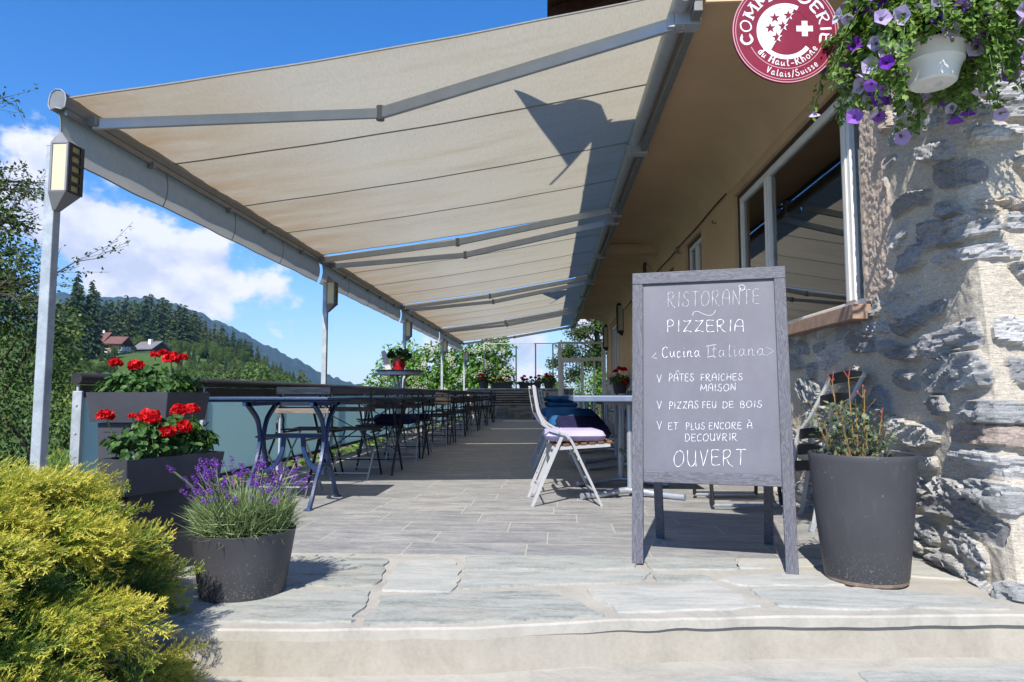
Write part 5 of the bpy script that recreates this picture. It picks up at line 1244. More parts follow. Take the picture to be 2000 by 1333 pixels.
for x in (-2.17, -1.09, -.44, .14):
    b = NM(); b.bx(x - .024, x + .024, 22.87, 22.93, .985 if x < .1 else 0, 2.50); scp(b, 'upright', M['alu_white'])
for a_, c_ in ((-2.17, -1.09), (-1.09, -.44), (-.44, .14)):
    b = NM(); b.bx(a_ + .028, c_ - .028, 22.88, 22.92, 2.475, 2.50); scp(b, 'top_beam', M['alu_white'])
    b = NM(); b.bx(a_ + .03, c_ - .03, 22.897, 22.903, .99, 2.459); scp(b, 'glass_pane', M['screen_glass'])
b = NM(); b.bar((.14, 22.9, 2.47), (.345, 21.5, 2.40), .05, .05); scp(b, 'top_beam', M['white_paint'])
for x, w_ in ((.345, .11), (1.72, .12)): b = NM(); b.bx(x - w_ / 2, x + w_ / 2, 21.45, 21.55, 0, 2.36); scp(b, 'upright', M['white_paint'])
b = NM(); b.bx(.29, 1.78, 21.45, 21.55, 2.361, 2.43); scp(b, 'top_beam', M['white_paint'])
b = NM(); b.bx(.40, 1.66, 21.46, 21.54, 1.83, 1.92); scp(b, 'transom', M['white_paint'])
b = NM(); b.bx(.40, .46, 21.47, 21.53, .1, 1.829); b.bx(1.0, 1.09, 21.47, 21.53, .1, 1.829); b.bx(.46, 1.0, 21.47, 21.53, .30, .76); b.bx(.46, 1.0, 21.47, 21.53, 1.78, 1.829); dd = scp(b, 'door', M['white_paint'])
b = NM(); b.bx(.46, 1.0, 21.497, 21.503, .76, 1.78); b.build('glass_pane', M['screen_glass'], dd)
dd.location = -Vector(sc.location)
b = NM(); b.bx(.40, 1.66, 21.497, 21.503, 1.92, 2.36); scp(b, 'glass_pane', M['screen_glass'])
b = NM(); b.bx(1.40, 1.44, 21.47, 21.53, 0, 1.829); b.bx(1.44, 1.66, 21.47, 21.53, .7, .76); scp(b, 'upright', M['white_paint'])
# ------------------------------------------------------------------ plants near the camera
LEAF = [(0, 0, 0), (.27, .42, .06), (0, 1, -.03), (-.27, .42, .06)]; LEAF_F = [(0, 1, 2, 3)]
BLADE = [(-.5, 0, 0), (.5, 0, 0), (.32, .6, .0), (0, 1, 0), (-.32, .6, .0)]; BLADE_F = [(0, 1, 2, 3, 4)]
an_ = np.arange(9) * 2 * math.pi / 9
ROUND = [(0, 0, -.12)] + [(math.sin(a) * .5 * (1 + .10 * (-1) ** i), .12 - math.cos(a) * .5 * (1 + .10 * (-1) ** i) + .38, .06 * (i % 2)) for i, a in enumerate(an_)]
ROUND[0] = (0, .42, -.12); ROUND_F = [(0, i + 1, (i + 1) % 9 + 1) for i in range(9)]
def ran(n, rg): return nrm(rg.normal(size=(n, 3)))
# golden juniper
rg = np.random.default_rng(3)
TV, TF, TT = [], [], []
def needle(p, d, n_, L, w, tn):
    d = nrm(np.array(d)); s_ = nrm(np.cross(d, n_)); k = len(TV)
    TV.extend([p - s_ * w * .5, p + d * L * .5 - s_ * w, p + d * L, p + d * L * .5 + s_ * w]); TF.append((k, k + 1, k + 2, k + 3)); TT.append(tn)
def axis(t): return np.array((0, t, .20 * t - .26 * t * t))
for j in range(30):
    t = .04 + .96 * j / 29.; base = axis(t); side = 1 if j % 2 else -1
    roll = rg.normal(0, .75); L = (.40 * (1 - t) ** .8 + .09) * rg.uniform(.75, 1.2)
    d = nrm(np.array((side * math.cos(roll) * .62, .85, math.sin(roll) * .62 + .10)))
    m = max(4, int(L / .034))
    for q in range(m):
        f = (q + .3) / m; p = base + d * L * f + np.array((0, 0, -.05 * f * f * L))
        for sg in (-1, 1, 0):
            dd = d + sg * .65 * nrm(np.cross(d, (0, 0, 1))) + rg.normal(0, .28, 3)
            needle(p, dd, np.array((rg.normal(0, .5), rg.normal(0, .5), 1.)), .070 * rg.uniform(.6, 1.4), .0066, (f * .62 + t * .42) - .52 + rg.normal(0, .08))
JC = np.array((-2.35, 1.75, -.45))
def jun_top(x, y):
    e = np.interp(y, [.9, 1.3, 1.6, 2.0, 2.35, 2.62, 2.8], [-.90, -.82, -.92, -1.00, -1.16, -1.36, -1.7])     # right edge
    t = np.clip((e - x) / .50, 0, 1); h = np.interp(y, [.8, 1.2, 1.6, 2.0, 2.5, 2.75, 2.95], [.10, .28, .40, .44, .47, .36, .05])
    return -.28 + (h + .28) * (1 - (1 - t) ** 2.3) + .10 * (fbm(np.stack([x * 2.6, y * 2.6, 0 * x], 1), 3, 12) - .5)
pos, dirs, nn, sc_, tn = [], [], [], [], []
ends = []
while len(ends) < 74:
    q = np.array((rg.uniform(-2.75, -.82), rg.uniform(.85, 2.85))); z = jun_top(q[:1], q[1:])[0]
    if z < -.12 or any((q[0] - e[0]) ** 2 + (q[1] - e[1]) ** 2 < .15 ** 2 for e in ends):
        if rg.random() > .02: continue
    ends.append((q[0], q[1], z + rg.uniform(-.02, .05)))
limbs = []
for e in ends:
    e = np.array(e); o_ = np.array((-2.30 + .25 * rg.normal(), 1.85 + (e[1] - 1.85) * .45 - .10, -.25)); mid = (o_ + e) / 2; mid[2] = max(mid[2], e[2] - .06) - .02
    L = catmull([o_, mid, e + np.array((.03, 0, -.015))], 8); limbs.append(L); seg = nrm(np.gradient(L, axis=0)); ln_l = np.linalg.norm(e - o_); hue = rg.normal(0, .10)
    for _ in range(int(24 + 10 * ln_l)):
        f = 1 - rg.random() ** 1.5 * min(.75, .42 / max(.3, ln_l) + .2); k_ = min(len(L) - 1, int(f * (len(L) - 1))); d = seg[k_]; sd = nrm(np.cross(d, (0, 0, 1.))) * rg.choice((-1, 1)); up_ = np.array((0, 0, 1.))
        spread = rg.uniform(.1, .85) * (1.25 - .7 * f); dd = nrm(d + sd * spread + up_ * rg.uniform(-.12, .40)); s_ = rg.uniform(.13, .25) * (1.15 - .25 * f)
        pos.append(L[k_] + sd * rg.uniform(0, .035) - dd * s_ * .35 + up_ * rg.normal(0, .012)); dirs.append(dd); nn.append(up_ + .35 * sd + rg.normal(0, .2, 3)); sc_.append(s_); tn.append(.46 + .30 * f + hue + rg.normal(0, .06))
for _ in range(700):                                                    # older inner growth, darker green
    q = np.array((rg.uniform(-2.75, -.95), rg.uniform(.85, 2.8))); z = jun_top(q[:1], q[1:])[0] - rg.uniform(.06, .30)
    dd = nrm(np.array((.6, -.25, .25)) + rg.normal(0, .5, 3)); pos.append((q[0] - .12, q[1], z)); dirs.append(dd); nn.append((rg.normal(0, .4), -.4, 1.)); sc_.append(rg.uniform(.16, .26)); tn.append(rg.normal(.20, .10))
pos, dirs, nn, sc_, tn = map(np.array, (pos, dirs, nn, sc_, tn))
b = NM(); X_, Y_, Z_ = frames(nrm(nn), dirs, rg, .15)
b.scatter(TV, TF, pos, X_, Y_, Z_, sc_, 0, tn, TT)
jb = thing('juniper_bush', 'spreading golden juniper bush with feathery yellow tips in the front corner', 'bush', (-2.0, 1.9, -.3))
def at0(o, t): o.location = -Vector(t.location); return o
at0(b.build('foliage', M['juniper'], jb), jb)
b = NM()
for L in limbs: b.tube(L, np.linspace(.014, .003, len(L)), 5)
for i in range(0):
    a_ = rg.uniform(-1.6, 1.6); r_ = rg.uniform(.3, 1.1); p1 = np.array((-2.2 + r_ * math.cos(a_), 1.85 + r_ * math.sin(a_), rg.uniform(-.05, .2))); p1[2] = min(p1[2], jun_top(p1[:1], p1[1:2])[0] - .12)
    b.tube([(-2.2, 1.85, -.35), (-2.2 + .5 * (p1[0] + 2.2), 1.85 + .5 * (p1[1] - 1.85), -.1), p1], np.array([.02, .012, .005]), 5)
at0(b.build('branch', M['bark'], jb), jb)
sb_ = NM(); gx2, gy2 = np.meshgrid(np.linspace(-3.2, -.9, 30), np.linspace(.4, 3.2, 30), indexing='ij'); zz = np.where(gx2 < -1.3, -.14, -.29) ; sb_.add(np.stack([gx2, gy2, zz], -1).reshape(-1, 3), np.arange(900).reshape(30, 30)[:-1, :-1].ravel()[:, None] + np.array([0, 30, 31, 1]))
so2 = sb_.build('soil', M['soil'], smooth=180); so2['kind'] = 'structure'
# lavender
rg = np.random.default_rng(8)
lv = thing('lavender_plant', 'bushy lavender with purple flower spikes growing in the low round pot', 'plant', (-1.215, 2.72, .225), 0)
b = NM(); n = 5200; r_ = .17 * np.sqrt(rg.random(n)); a_ = rg.random(n) * 6.283; base = np.stack([r_ * np.cos(a_), r_ * np.sin(a_), 0 * r_ + rg.random(n) * .10], 1)
d = nrm(np.stack([np.cos(a_) * r_ * 2.2, np.sin(a_) * r_ * 2.2, .75 + 0 * r_], 1) + rg.normal(0, .24, (n, 3)) * np.array((1, 1, .6)))
X_, Y_, Z_ = frames(ran(n, rg), d, rg); S3 = np.stack([rg.uniform(.0028, .0050, n), rg.uniform(.05, .125, n), np.ones(n)], 1)
b.scatter(BLADE, BLADE_F, base, X_, Y_, Z_, S3, 0, rg.random(n)); b.build('foliage', M['lavender_leaf'], lv)
stb, flb = NM(), NM(); n = 112
for i in range(n):
    a_ = rg.random() * 6.283; r0 = .13 * math.sqrt(rg.random()); lean = r0 * .75 + rg.normal(0, .02); L = rg.uniform(.14, .265)
    if i < 3: a_ = rg.uniform(2.6, 3.9); lean = .17; L = rg.uniform(.20, .27)
    p0 = np.array((r0 * math.cos(a_), r0 * math.sin(a_), .05)); p1 = np.array(((r0 + lean) * math.cos(a_), (r0 + lean) * math.sin(a_), L)); pm = (p0 + p1) / 2 + np.array((0, 0, .02)) + rg.normal(0, .006, 3)
    P = catmull([p0, pm, p1], 4); stb.tube(P, .0013, 4, tint=rg.random()); ax = nrm(P[-1] - P[-2]); Ls = rg.uniform(.018, .045)
    m = int(24 + Ls * 700); tt = rg.random(m); aa = rg.random(m) * 6.283; s1 = nrm(np.cross(ax, (1, .2, .1))); s2 = np.cross(ax, s1); wd = .0085 * (1 - .55 * tt) * (1 + .25 * np.sin(tt * 14))
    rad = np.cos(aa)[:, None] * s1 + np.sin(aa)[:, None] * s2; pp = p1 + ax * (tt * Ls)[:, None] + rad * (wd * .5)[:, None]
    X_, Y_, Z_ = frames(ran(m, rg), rad + ax * .7, rg); flb.scatter(LEAF, LEAF_F, pp, X_, Y_, Z_, rg.uniform(.0055, .0095, m), 0, rg.random(m) * .8 + rg.uniform(-.1, .25))
stb.build('stem', M['lavender_leaf'], lv); flb.build('flower_spikes', M['lavender_flower'], lv)
# geraniums
def geranium(label, loc, rz, w, d, h, heads, nleaf, seed, over=.06, lz=.0, leaf=.036):
    rg = np.random.default_rng(seed)
    g_ = thing('geranium_plant', label, 'plant', loc, rz, 'red geraniums')
    lb, sb2, fb = NM(), NM(), NM(); n = nleaf
    u = rg.uniform(-1, 1, n); v = rg.uniform(-1, 1, n); dome = (1 - .55 * np.maximum(np.abs(u), np.abs(v)) ** 2)
    z = lz + h * dome * rg.uniform(.15, 1., n) ** .7; pos = np.stack([u * (w / 2 + over), v * (d / 2 + over), z], 1) + rg.normal(0, .008, (n, 3))
    nm_ = nrm(np.stack([u * .9, v * .9, .75 + 0 * u], 1) + rg.normal(0, .42, (n, 3))); X_, Y_, Z_ = frames(nm_, np.stack([u, v, -.25 + 0 * u], 1) + rg.normal(0, .3, (n, 3)), rg)
    lb.scatter(ROUND, ROUND_F, pos, X_, Y_, Z_, rg.uniform(leaf * .65, leaf * 1.25, n), 0, rg.random(n))
    for i in range(0, n, 4): sb2.tube([(pos[i][0] * .5, pos[i][1] * .5, 0), pos[i] * np.array((.85, .85, .6)), pos[i]], .0022, 4)
    lb.build('leaves', M['geranium_leaf'], g_)
    for hx, hy, hz, hr in heads:
        c = np.array((hx, hy, hz)); sb2.tube(catmull([(hx * .7, hy * .7, .02), (hx * .9 + .01, hy * .9, hz * .6), c], 4), .003, 5)
        m = 110 ; dd = ran(m, rg); dd[:, 2] = np.abs(dd[:, 2]) * 1.1 - .35; dd = nrm(dd); pp = c + dd * (hr * rg.uniform(.55, 1.0, m))[:, None] * np.array((1.0, 1.0, .78))
        X_, Y_, Z_ = frames(dd + rg.normal(0, .45, (m, 3)), rg.normal(size=(m, 3)), rg); TP = [(p[0], p[1] - .42, p[2] * 1.3) for p in ROUND]
        fb = NM(); fb.scatter(TP, ROUND_F, pp, X_, Y_, Z_, rg.uniform(.016, .024, m) * hr / .032, 0, rg.random(m)); fb.build('flower_head', M['geranium_red'], g_)
    sb2.build('stems', M['stem_green'], g_)
    return g_
geranium('red geranium with four flower heads in the tall square planter', (-2.155, 3.615, .745), 0, .40, .40, .155,
         [(-.195, -.02, .205, .033), (-.055, -.06, .185, .042), (.02, .06, .262, .028), (-.06, .12, .258, .026), (.115, -.02, .228, .042), (.155, .02, .235, .026)], 620, 5, -.015, .03)
geranium('red geranium spreading over the low oblong planter behind the lavender', (cx_, cy_, .465), ea, .46, .16, .175,
         [(-.235, .07, .225, .034), (-.07, .02, .215, .044), (-.09, -.02, .205, .038), (-.045, -.06, .150, .038), (.045, -.05, .165, .040), (.10, .04, .240, .038), (.13, -.01, .245, .032), (-.15, .02, .222, .016)], 560, 6, -.005, .045)
for lab, x, y, z, w, hd in (('red geraniums in the left flower box on the end wall', -1.56, 22.55, 1.13, .66, 9), ('red geraniums in the right flower box on the end wall', -.62, 22.55, 1.13, .68, 9), ('red geraniums in the dark pot at the left end of the end wall', -2.15, 22.52, 1.18, .3, 5), ('red geraniums in the dark pot at the right end of the end wall', .0, 22.52, 1.18, .32, 6)):
    r2 = random.Random(int(abs(x) * 100)); geranium(lab, (x, y, z), 0, w, .16, .18, [(r2.uniform(-w / 2, w / 2), r2.uniform(-.12, .0), r2.uniform(.12, .26), .055) for _ in range(hd)], 90, int(abs(x) * 50) + 1, .05, 0, .07)
wp = thing('flower_pot', 'dark pot with red geraniums on a stand at the house wall by the far window', 'pot', (1.60, 15.6, .80))
b = NM(); b.lathe([(0, 0), (.13, 0), (.17, .24), (.18, .28), (.165, .28), (.15, .22), (0, .22)], 20); b.build('pot', M['anthracite'], wp, smooth=40)
b = NM()
for q in range(3): b.tube([(.12 * math.cos(q * 2.1), .12 * math.sin(q * 2.1), 0), (.18 * math.cos(q * 2.1), .18 * math.sin(q * 2.1), -.80)], .012, 6)
b.build('stand', M['dark_iron'], wp)
geranium('dark red geraniums in the pot on the stand by the house wall', (1.60, 15.6, 1.04), 0, .3, .3, .2, [(-.1, -.08, .26, .06), (.08, -.1, .30, .07), (.0, .05, .33, .06), (.1, -.15, .0, .07)], 90, 44, .05, 0, .07)
rpp = thing('pot_plant', 'dark leafy plant in the red pot on the bar table', 'plant', (-2.178, 9.85, 1.29))
rg = np.random.default_rng(4); b = NM(); n = 90; a_ = rg.random(n) * 6.283; r_ = rg.random(n) ** .6 * .15; pos = np.stack([r_ * np.cos(a_), r_ * np.sin(a_), .02 + rg.random(n) * .13 * (1 - r_ * 3)], 1)
X_, Y_, Z_ = frames(nrm(pos + np.array((0, 0, .1))), pos + rg.normal(0, .05, (n, 3)), rg, .4); b.scatter(ROUND, ROUND_F, pos, X_, Y_, Z_, rg.uniform(.05, .09, n), 0, rg.random(n) * .5); b.build('leaves', M['geranium_leaf'], rpp)
# petunia basket
rg = np.random.default_rng(14)
pt = thing('petunia_plant', 'trailing petunias with violet and pale lilac flowers overflowing the white hanging pot', 'plant', (1.452, 2.58, 2.10))
sb2, lb, f1, f2 = NM(), NM(), NM(), NM(); lp_, ld_, tips = [], [], []
front = lambda p: (abs(p[0] + .02) < .125) & (p[1] < .06) & (p[2] < -.045) & (p[2] > -.20)
for i in range(270):
    a_ = rg.random() * 6.283; L = rg.uniform(.20, .46); up_ = rg.uniform(.05, .30); dr_ = rg.uniform(.0, .55) if i % 3 else rg.uniform(.5, .85)
    rad = L * rg.uniform(.55, 1.0); c, s_ = math.cos(a_), math.sin(a_) * .72
    P = catmull([(.06 * c, .06 * s_, .04), (.5 * rad * c, .5 * rad * s_, .04 + up_ * .75), (.85 * rad * c, .85 * rad * s_, .03 + up_ * .6 - .12 * dr_), (rad * c * 1.03, rad * s_ * 1.03, .06 + up_ * .35 - .45 * dr_)], 7)
    P = P + (fbm(P * 9 + i, 2, 3)[:, None] - .5) * .04
    keep = [not front(p) for p in P]
    if not all(keep): P = P[:max(3, keep.index(False))]
    sb2.tube(P, .0018, 4)
    for p, q in zip(P[2:], P[3:]):
        for _ in range(10):
            lp_.append(p + (q - p) * rg.random() + rg.normal(0, .010, 3)); ld_.append((q - p) / max(1e-6, np.linalg.norm(q - p)) * .4 + rg.normal(0, .7, 3))
    tips.append((P[-1], nrm(P[-1] - P[-2]))); k_ = len(P) // 2; tips.append((P[k_], nrm(P[k_] - P[0]))); tips.append((P[(len(P) * 3) // 4], nrm(P[-1] - P[0] + np.array((0, -.1, .1)))))
lp_, ld_ = np.array(lp_), np.array(ld_); ok = np.array([not front(p) for p in lp_]); lp_, ld_ = lp_[ok], ld_[ok]; n = len(lp_)
X_, Y_, Z_ = frames(nrm(lp_ + np.array((0, 0, .25))), ld_, rg, .55); S3 = rg.uniform(.015, .034, n); lb.scatter(LEAF, LEAF_F, lp_, X_, Y_, Z_, np.stack([S3 * 1.15, S3, S3], 1), 0, np.clip(.15 + rg.random(n) * .7, 0, 1))
TRUMP = [(0, 0, -1.1)]; TRF = []
for i in range(10):
    a_ = i * math.pi / 5; TRUMP.append((.16 * math.cos(a_), .16 * math.sin(a_), -.35))
for i in range(10):
    a_ = i * math.pi / 5; rr = .62 * (1.0 if i % 2 == 0 else .86); TRUMP.append((rr * math.cos(a_), rr * math.sin(a_), .06 * (i % 2)))
TRF = [(0, 1 + i, 1 + (i + 1) % 10) for i in range(10)] + [(1 + i, 11 + i, 11 + (i + 1) % 10, 1 + (i + 1) % 10) for i in range(10)]
sel = [t_ for t_ in tips if not front(t_[0] + t_[1] * .03)]; rg.shuffle(sel); sel = sel[:260]
for j, (nm_, part_) in enumerate(((f1, sel[:130]), (f2, sel[130:]))):
    p = np.array([a_ for a_, _ in part_]); d = np.array([b_ for _, b_ in part_]); d = nrm(d * .7 + np.array((-.15, -.55, .22)) + rg.normal(0, .45, d.shape)); X_, Y_, Z_ = frames(d, None, rg)
    nm_.scatter(TRUMP, TRF, p + d * .022, X_, Y_, Z_, np.stack([(q := rg.uniform(.038, .060, len(p))), q, q * rg.uniform(.6, 1.0, len(p))], 1), 0, rg.random(len(p)))
sb2.build('stems', M['stem_green'], pt); lb.build('leaves', M['petunia_leaf'], pt); f1.build('blossoms', M['petunia_violet'], pt); f2.build('blossoms', M['petunia_pale'], pt)
# rose in the tall pot
rg = np.random.default_rng(31); ro_ = thing('rose_bush', 'sparse small rose bush with reddish shoots and closed buds in the tall pot', 'plant', (1.325, 3.035, .475))
sb2, s3, lb, fb = NM(), NM(), NM(), NM(); lp_, ld_ = [], []
SH = [(-.075, .36, 1), (-.03, .375, 1), (.02, .32, 0), (-.16, .24, 0), (.10, .20, 1), (-.10, .27, 0), (.06, .24, 0), (-.13, .18, 0), (-.02, .22, 0), (.12, .14, 0), (-.05, .16, 0), (.03, .17, 0)]
for dx, h, red in SH:
    y_ = rg.uniform(-.06, .06); P = catmull([(dx * .35, y_ * .5, 0), (dx * .8, y_, h * .5), (dx, y_ * 1.3, h)], 7); (sb2).tube(P, np.linspace(.0045, .0022, len(P)), 5)
    if red:
        e1 = P[-1]; s3 = NM(); s3.tube([e1, e1 + (-.02, 0, .035)], .0022, 5); s3.tube([e1, e1 + (.008, 0, .05)], .0022, 5); s3.build('red_shoot', M['stem_red'], ro_)
    for p in P[4:]:
        for _ in range(4):
            o_ = rg.normal(0, .026, 3); lp_.append(p + o_); ld_.append(o_)
        if rg.random() < .4: q = p + rg.normal(0, .03, 3) + (0, 0, .025); sb2.tube([p, q], .0012, 4)
lp_, ld_ = np.array(lp_), np.array(ld_); keep = lp_[:, 2] < .27; lp_, ld_ = lp_[keep], ld_[keep]; n = len(lp_); X_, Y_, Z_ = frames(ran(n, rg) + np.array((0, -.3, .6)), ld_, rg); lb.scatter(LEAF, LEAF_F, lp_, X_, Y_, Z_, np.stack([(q := rg.uniform(.016, .032, n)) * 1.2, q, q], 1), 0, rg.random(n))
for c in ((.005, 0, .315), (.028, .0, .34), (.04, .01, .32)):
    fb = NM(); fb.ball(c, (.0045, .0045, .009), 8); fb.build('bud', M['stem_red'], ro_); sb2.tube([(.02, 0, .20), (.025, 0, .29), c], .0015, 4)
sb2.build('stems', M['stem_rose'], ro_); lb.build('leaves', M['rose_leaf'], ro_)
b = NM(); rg = np.random.default_rng(2)
n = 1500; pos = np.stack([rg.uniform(-3.35, -2.68, n), rg.uniform(4.5, 23, n) ** 1.0, rg.uniform(-.05, .06, n)], 1); keep = fbm(pos * np.array((.1, .55, .1)), 2, 3) > .46; pos = pos[keep]; n = len(pos)
X_, Y_, Z_ = frames(nrm(np.stack([rg.normal(0, .4, n), rg.normal(0, .4, n), np.ones(n)], 1)), None, rg); b.scatter(ROUND, ROUND_F, pos, X_, Y_, Z_, rg.uniform(.05, .10, n), 0, rg.random(n)); o = b.build('ground_cover', M['ground_leaf']); tag(o, 'low bright green leafy ground cover along the foot of the railing', 'ground cover', None, 'stuff')
# ------------------------------------------------------------------ trees, bushes, forest, houses, mountain
def leafball(nm, blobs, per, size, rg, tbase=.5, jit=.55, shell=.45):
    for cx, cy, cz, rx, ry, rz_ in blobs:
        n = int(per * (rx * ry * rz_) ** .667); d = ran(n, rg); r_ = (shell + (1 - shell) * rg.random(n)) ; P0 = d * r_[:, None]
        lump = fbm(d * 2.6 + cx + cz * 3, 3, 7); P0 = P0 * (.70 + .6 * lump)[:, None]; gap = fbm(d * 4.2 + cy, 2, 9) > .36; P0 = P0[gap]; d = d[gap]; n = len(P0)
        pos = P0 * np.array((rx, ry, rz_)) + np.array((cx, cy, cz)); X_, Y_, Z_ = frames(nrm(d * .6 + np.array((0, 0, .5))), d + np.array((0, 0, -.3)) + rg.normal(0, .6, (n, 3)), rg, jit)
        s_ = size * rg.uniform(.6, 1.35, n); tn = np.clip(tbase + (fbm(pos * (1.2 / max(.4, size * 8)), 2, 4) - .5) * .8 + rg.normal(0, .16, n), 0, 1)
        nm.scatter(LEAF, LEAF_F, pos, X_, Y_, Z_, np.stack([s_ * 1.15, s_, s_], 1), 0, tn)
def branchy(nmw, nml, base, n, L, spread, rg, leaf, per, droop=.15, r0=.02, lead=(0, 0, 1), tb=.5):
    lp, ld = [], []
    for i in range(n):
        d = nrm(np.array(lead) + rg.normal(0, spread, 3)); P = [np.array(base, float)]; l = L * rg.uniform(.6, 1.1); k = 9
        for q in range(k): d = nrm(d + rg.normal(0, .14, 3) + np.array((0, 0, -droop * q / k * .5))); P.append(P[-1] + d * l / k)
        nmw.tube(P, np.linspace(r0, .004, k + 1), 5)
        for q in range(2, k + 1):
            for _ in range(2):
                dd = nrm(d + rg.normal(0, .8, 3)); l2 = l * .30 * rg.uniform(.4, 1.1); tip = P[q] + dd * l2 + np.array((0, 0, -.02)); nmw.tube([P[q], tip], .003, 3)
                for _ in range(per): f_ = rg.random(); lp.append(P[q] + (tip - P[q]) * f_ + rg.normal(0, .03, 3)); ld.append(dd)
    lp, ld = np.array(lp), np.array(ld); m = len(lp); X_, Y_, Z_ = frames(nrm(rg.normal(0, .6, (m, 3)) + np.array((0, 0, .7))), ld + rg.normal(0, .6, (m, 3)), rg)
    nml.scatter(LEAF, LEAF_F, lp, X_, Y_, Z_, leaf * rg.uniform(.65, 1.25, m), 0, np.clip(rg.normal(tb, .22, m), 0, 1))
def tree(name, label, cat, loc, wood, leaves, lm, group=None):
    t_ = thing(name, label, cat, loc, 0, group)
    if wood.n: o = wood.build('trunk', M['bark'], t_, smooth=60); o.location = -Vector(loc)
    o = leaves.build('crown', M[lm], t_); o.location = -Vector(loc); return t_
rg = np.random.default_rng(41)
w_, l_ = NM(), NM(); bs = np.array((-8.6, 8.6, -1.4)); w_.tube(catmull([bs, (-8.55, 8.6, 1.0), (-8.4, 8.5, 3.2), (-8.3, 8.5, 5.2)], 6), np.linspace(.16, .05, 19), 8)
branchy(w_, l_, (-8.3, 8.5, 2.0), 14, 2.1, .27, rg, .062, 14, .1, .035, (.9, -.05, .35), .45); branchy(w_, l_, (-8.3, 8.5, 3.4), 11, 1.6, .30, rg, .060, 13, .1, .03, (.8, 0, .15), .45)
branchy(w_, l_, (-8.4, 8.5, 4.4), 3, 1.35, .16, rg, .058, 8, .0, .02, (.9, 0, .45), .45)
leafball(l_, [(-8.2, 8.7, 3.2, .9, .9, .9), (-7.7, 8.8, 2.3, .75, .7, .6), (-7.35, 8.7, 2.0, .6, .6, .5), (-7.15, 8.6, 2.55, .5, .45, .4), (-7.3, 8.6, 3.1, .4, .4, .35)], 3000, .062, rg, .38)
tree('broadleaf_tree', 'tall broadleaf tree at the left edge with loose twigs reaching past the nearest post', 'tree', bs, w_, l_, 'tree_leaf')
w_, l_ = NM(), NM(); bs = np.array((-7.6, 8.6, -1.3))
for q in range(6): w_.tube(catmull([bs + rg.normal(0, .1, 3) * (1, 1, 0), bs + np.array((rg.normal(0, .4), rg.normal(0, .3), 1.2)), bs + np.array((rg.normal(0, .7), rg.normal(0, .4), 2.8))], 5), np.linspace(.05, .015, 11), 6)
leafball(l_, [(-7.4, 8.5, 1.6, .95, .8, .8), (-7.3, 8.4, .7, .85, .8, .8), (-7.6, 8.3, -.1, .9, .8, .9), (-6.85, 8.8, .5, .45, .6, .9), (-6.75, 8.9, 1.35, .40, .5, .6), (-7.0, 8.6, -.5, .6, .6, .6)], 3600, .058, rg, .36)
tree('hedge_bush', 'dense dark green hedge bush behind the nearest post', 'bush', bs, w_, l_, 'tree_leaf')
w_, l_ = NM(), NM(); bs = np.array((-8.5, 12.2, -1.7))
for q in range(5): w_.tube(catmull([bs, bs + np.array((rg.normal(0, .3), rg.normal(0, .2), 1.4)), bs + np.array((rg.normal(0, .5), rg.normal(0, .3), 2.6))], 5), np.linspace(.05, .015, 11), 6)
leafball(l_, [(-8.9, 12, 1.2, .50, .6, .55), (-8.55, 12.1, .90, .38, .5, .42), (-8.6, 12, .3, .7, .7, .6), (-7.95, 12.3, .55, .42, .5, .42), (-7.9, 12.6, .2, .7, .6, .5), (-8.9, 12.1, 2.0, .35, .4, .4)], 2500, .085, rg, .62)
tree('hazel_bush', 'lighter green large leaved bush rising over the railing right of the nearest post', 'bush', bs, w_, l_, 'tree_leaf_light')
# elder in flower beyond the terrace
w_, l_, f_ = NM(), NM(), NM(); bs = np.array((-4.3, 27.0, -1.2))
for q in range(7): w_.tube(catmull([bs, bs + np.array((rg.normal(0, .6), rg.normal(0, .3), 1.8)), bs + np.array((rg.normal(0, 1.5), rg.normal(0, .5), 3.6))], 5), np.linspace(.08, .02, 11), 6)
EB = [(-5.8, 27, 1.9, 1.0, 1.0, 1.0), (-6.3, 26.6, .9, 1.0, 1.0, 1.0), (-4.6, 26.8, 1.8, 1.1, 1.0, 1.1), (-5.2, 26.4, .7, 1.2, 1.0, 1.0), (-3.6, 26.6, 1.5, 1.1, 1.0, 1.2), (-2.8, 26.4, 1.9, .9, .9, 1.0), (-2.4, 26.2, 1.0, .9, .9, 1.1), (-2.0, 26.6, 2.5, .7, .8, .6), (-3.4, 26.2, .4, 1.4, .9, .8), (-1.7, 26.5, 1.5, .4, .6, .6)]
leafball(l_, EB, 1500, .17, rg, .55, .6)
for cx, cy, cz, rx, ry, rz_ in EB:
    for _ in range(17):
        d = nrm(rg.normal(0, 1, 3) + np.array((0, -.9, .35))); c = np.array((cx, cy, cz)) + d * np.array((rx, ry, rz_)) * rg.uniform(.85, 1.02); m = 26; R_ = rg.uniform(.10, .17); a_ = rg.random(m) * 6.283; rr = np.sqrt(rg.random(m)) * R_
        nmz = nrm(d + np.array((0, -1.1, .7))); X0, Y0, Z0 = frames(nmz[None], None, rg); pp = c + rr[:, None] * (np.cos(a_)[:, None] * X0 + np.sin(a_)[:, None] * Y0) - Z0 * (rr ** 2 * 3)[:, None]
        X_, Y_, Z_ = frames(np.repeat(nmz[None], m, 0), None, rg, .3); f_.scatter(LEAF, LEAF_F, pp, X_, Y_, Z_, rg.uniform(.03, .055, m), 0, rg.random(m))
eb = tree('elder_bush', 'large flowering elder bush with cream blossom plates beyond the railing', 'bush', bs, w_, l_, 'elder_leaf'); o = f_.build('blossoms', M['elder_flower'], eb); o.location = -Vector(bs)
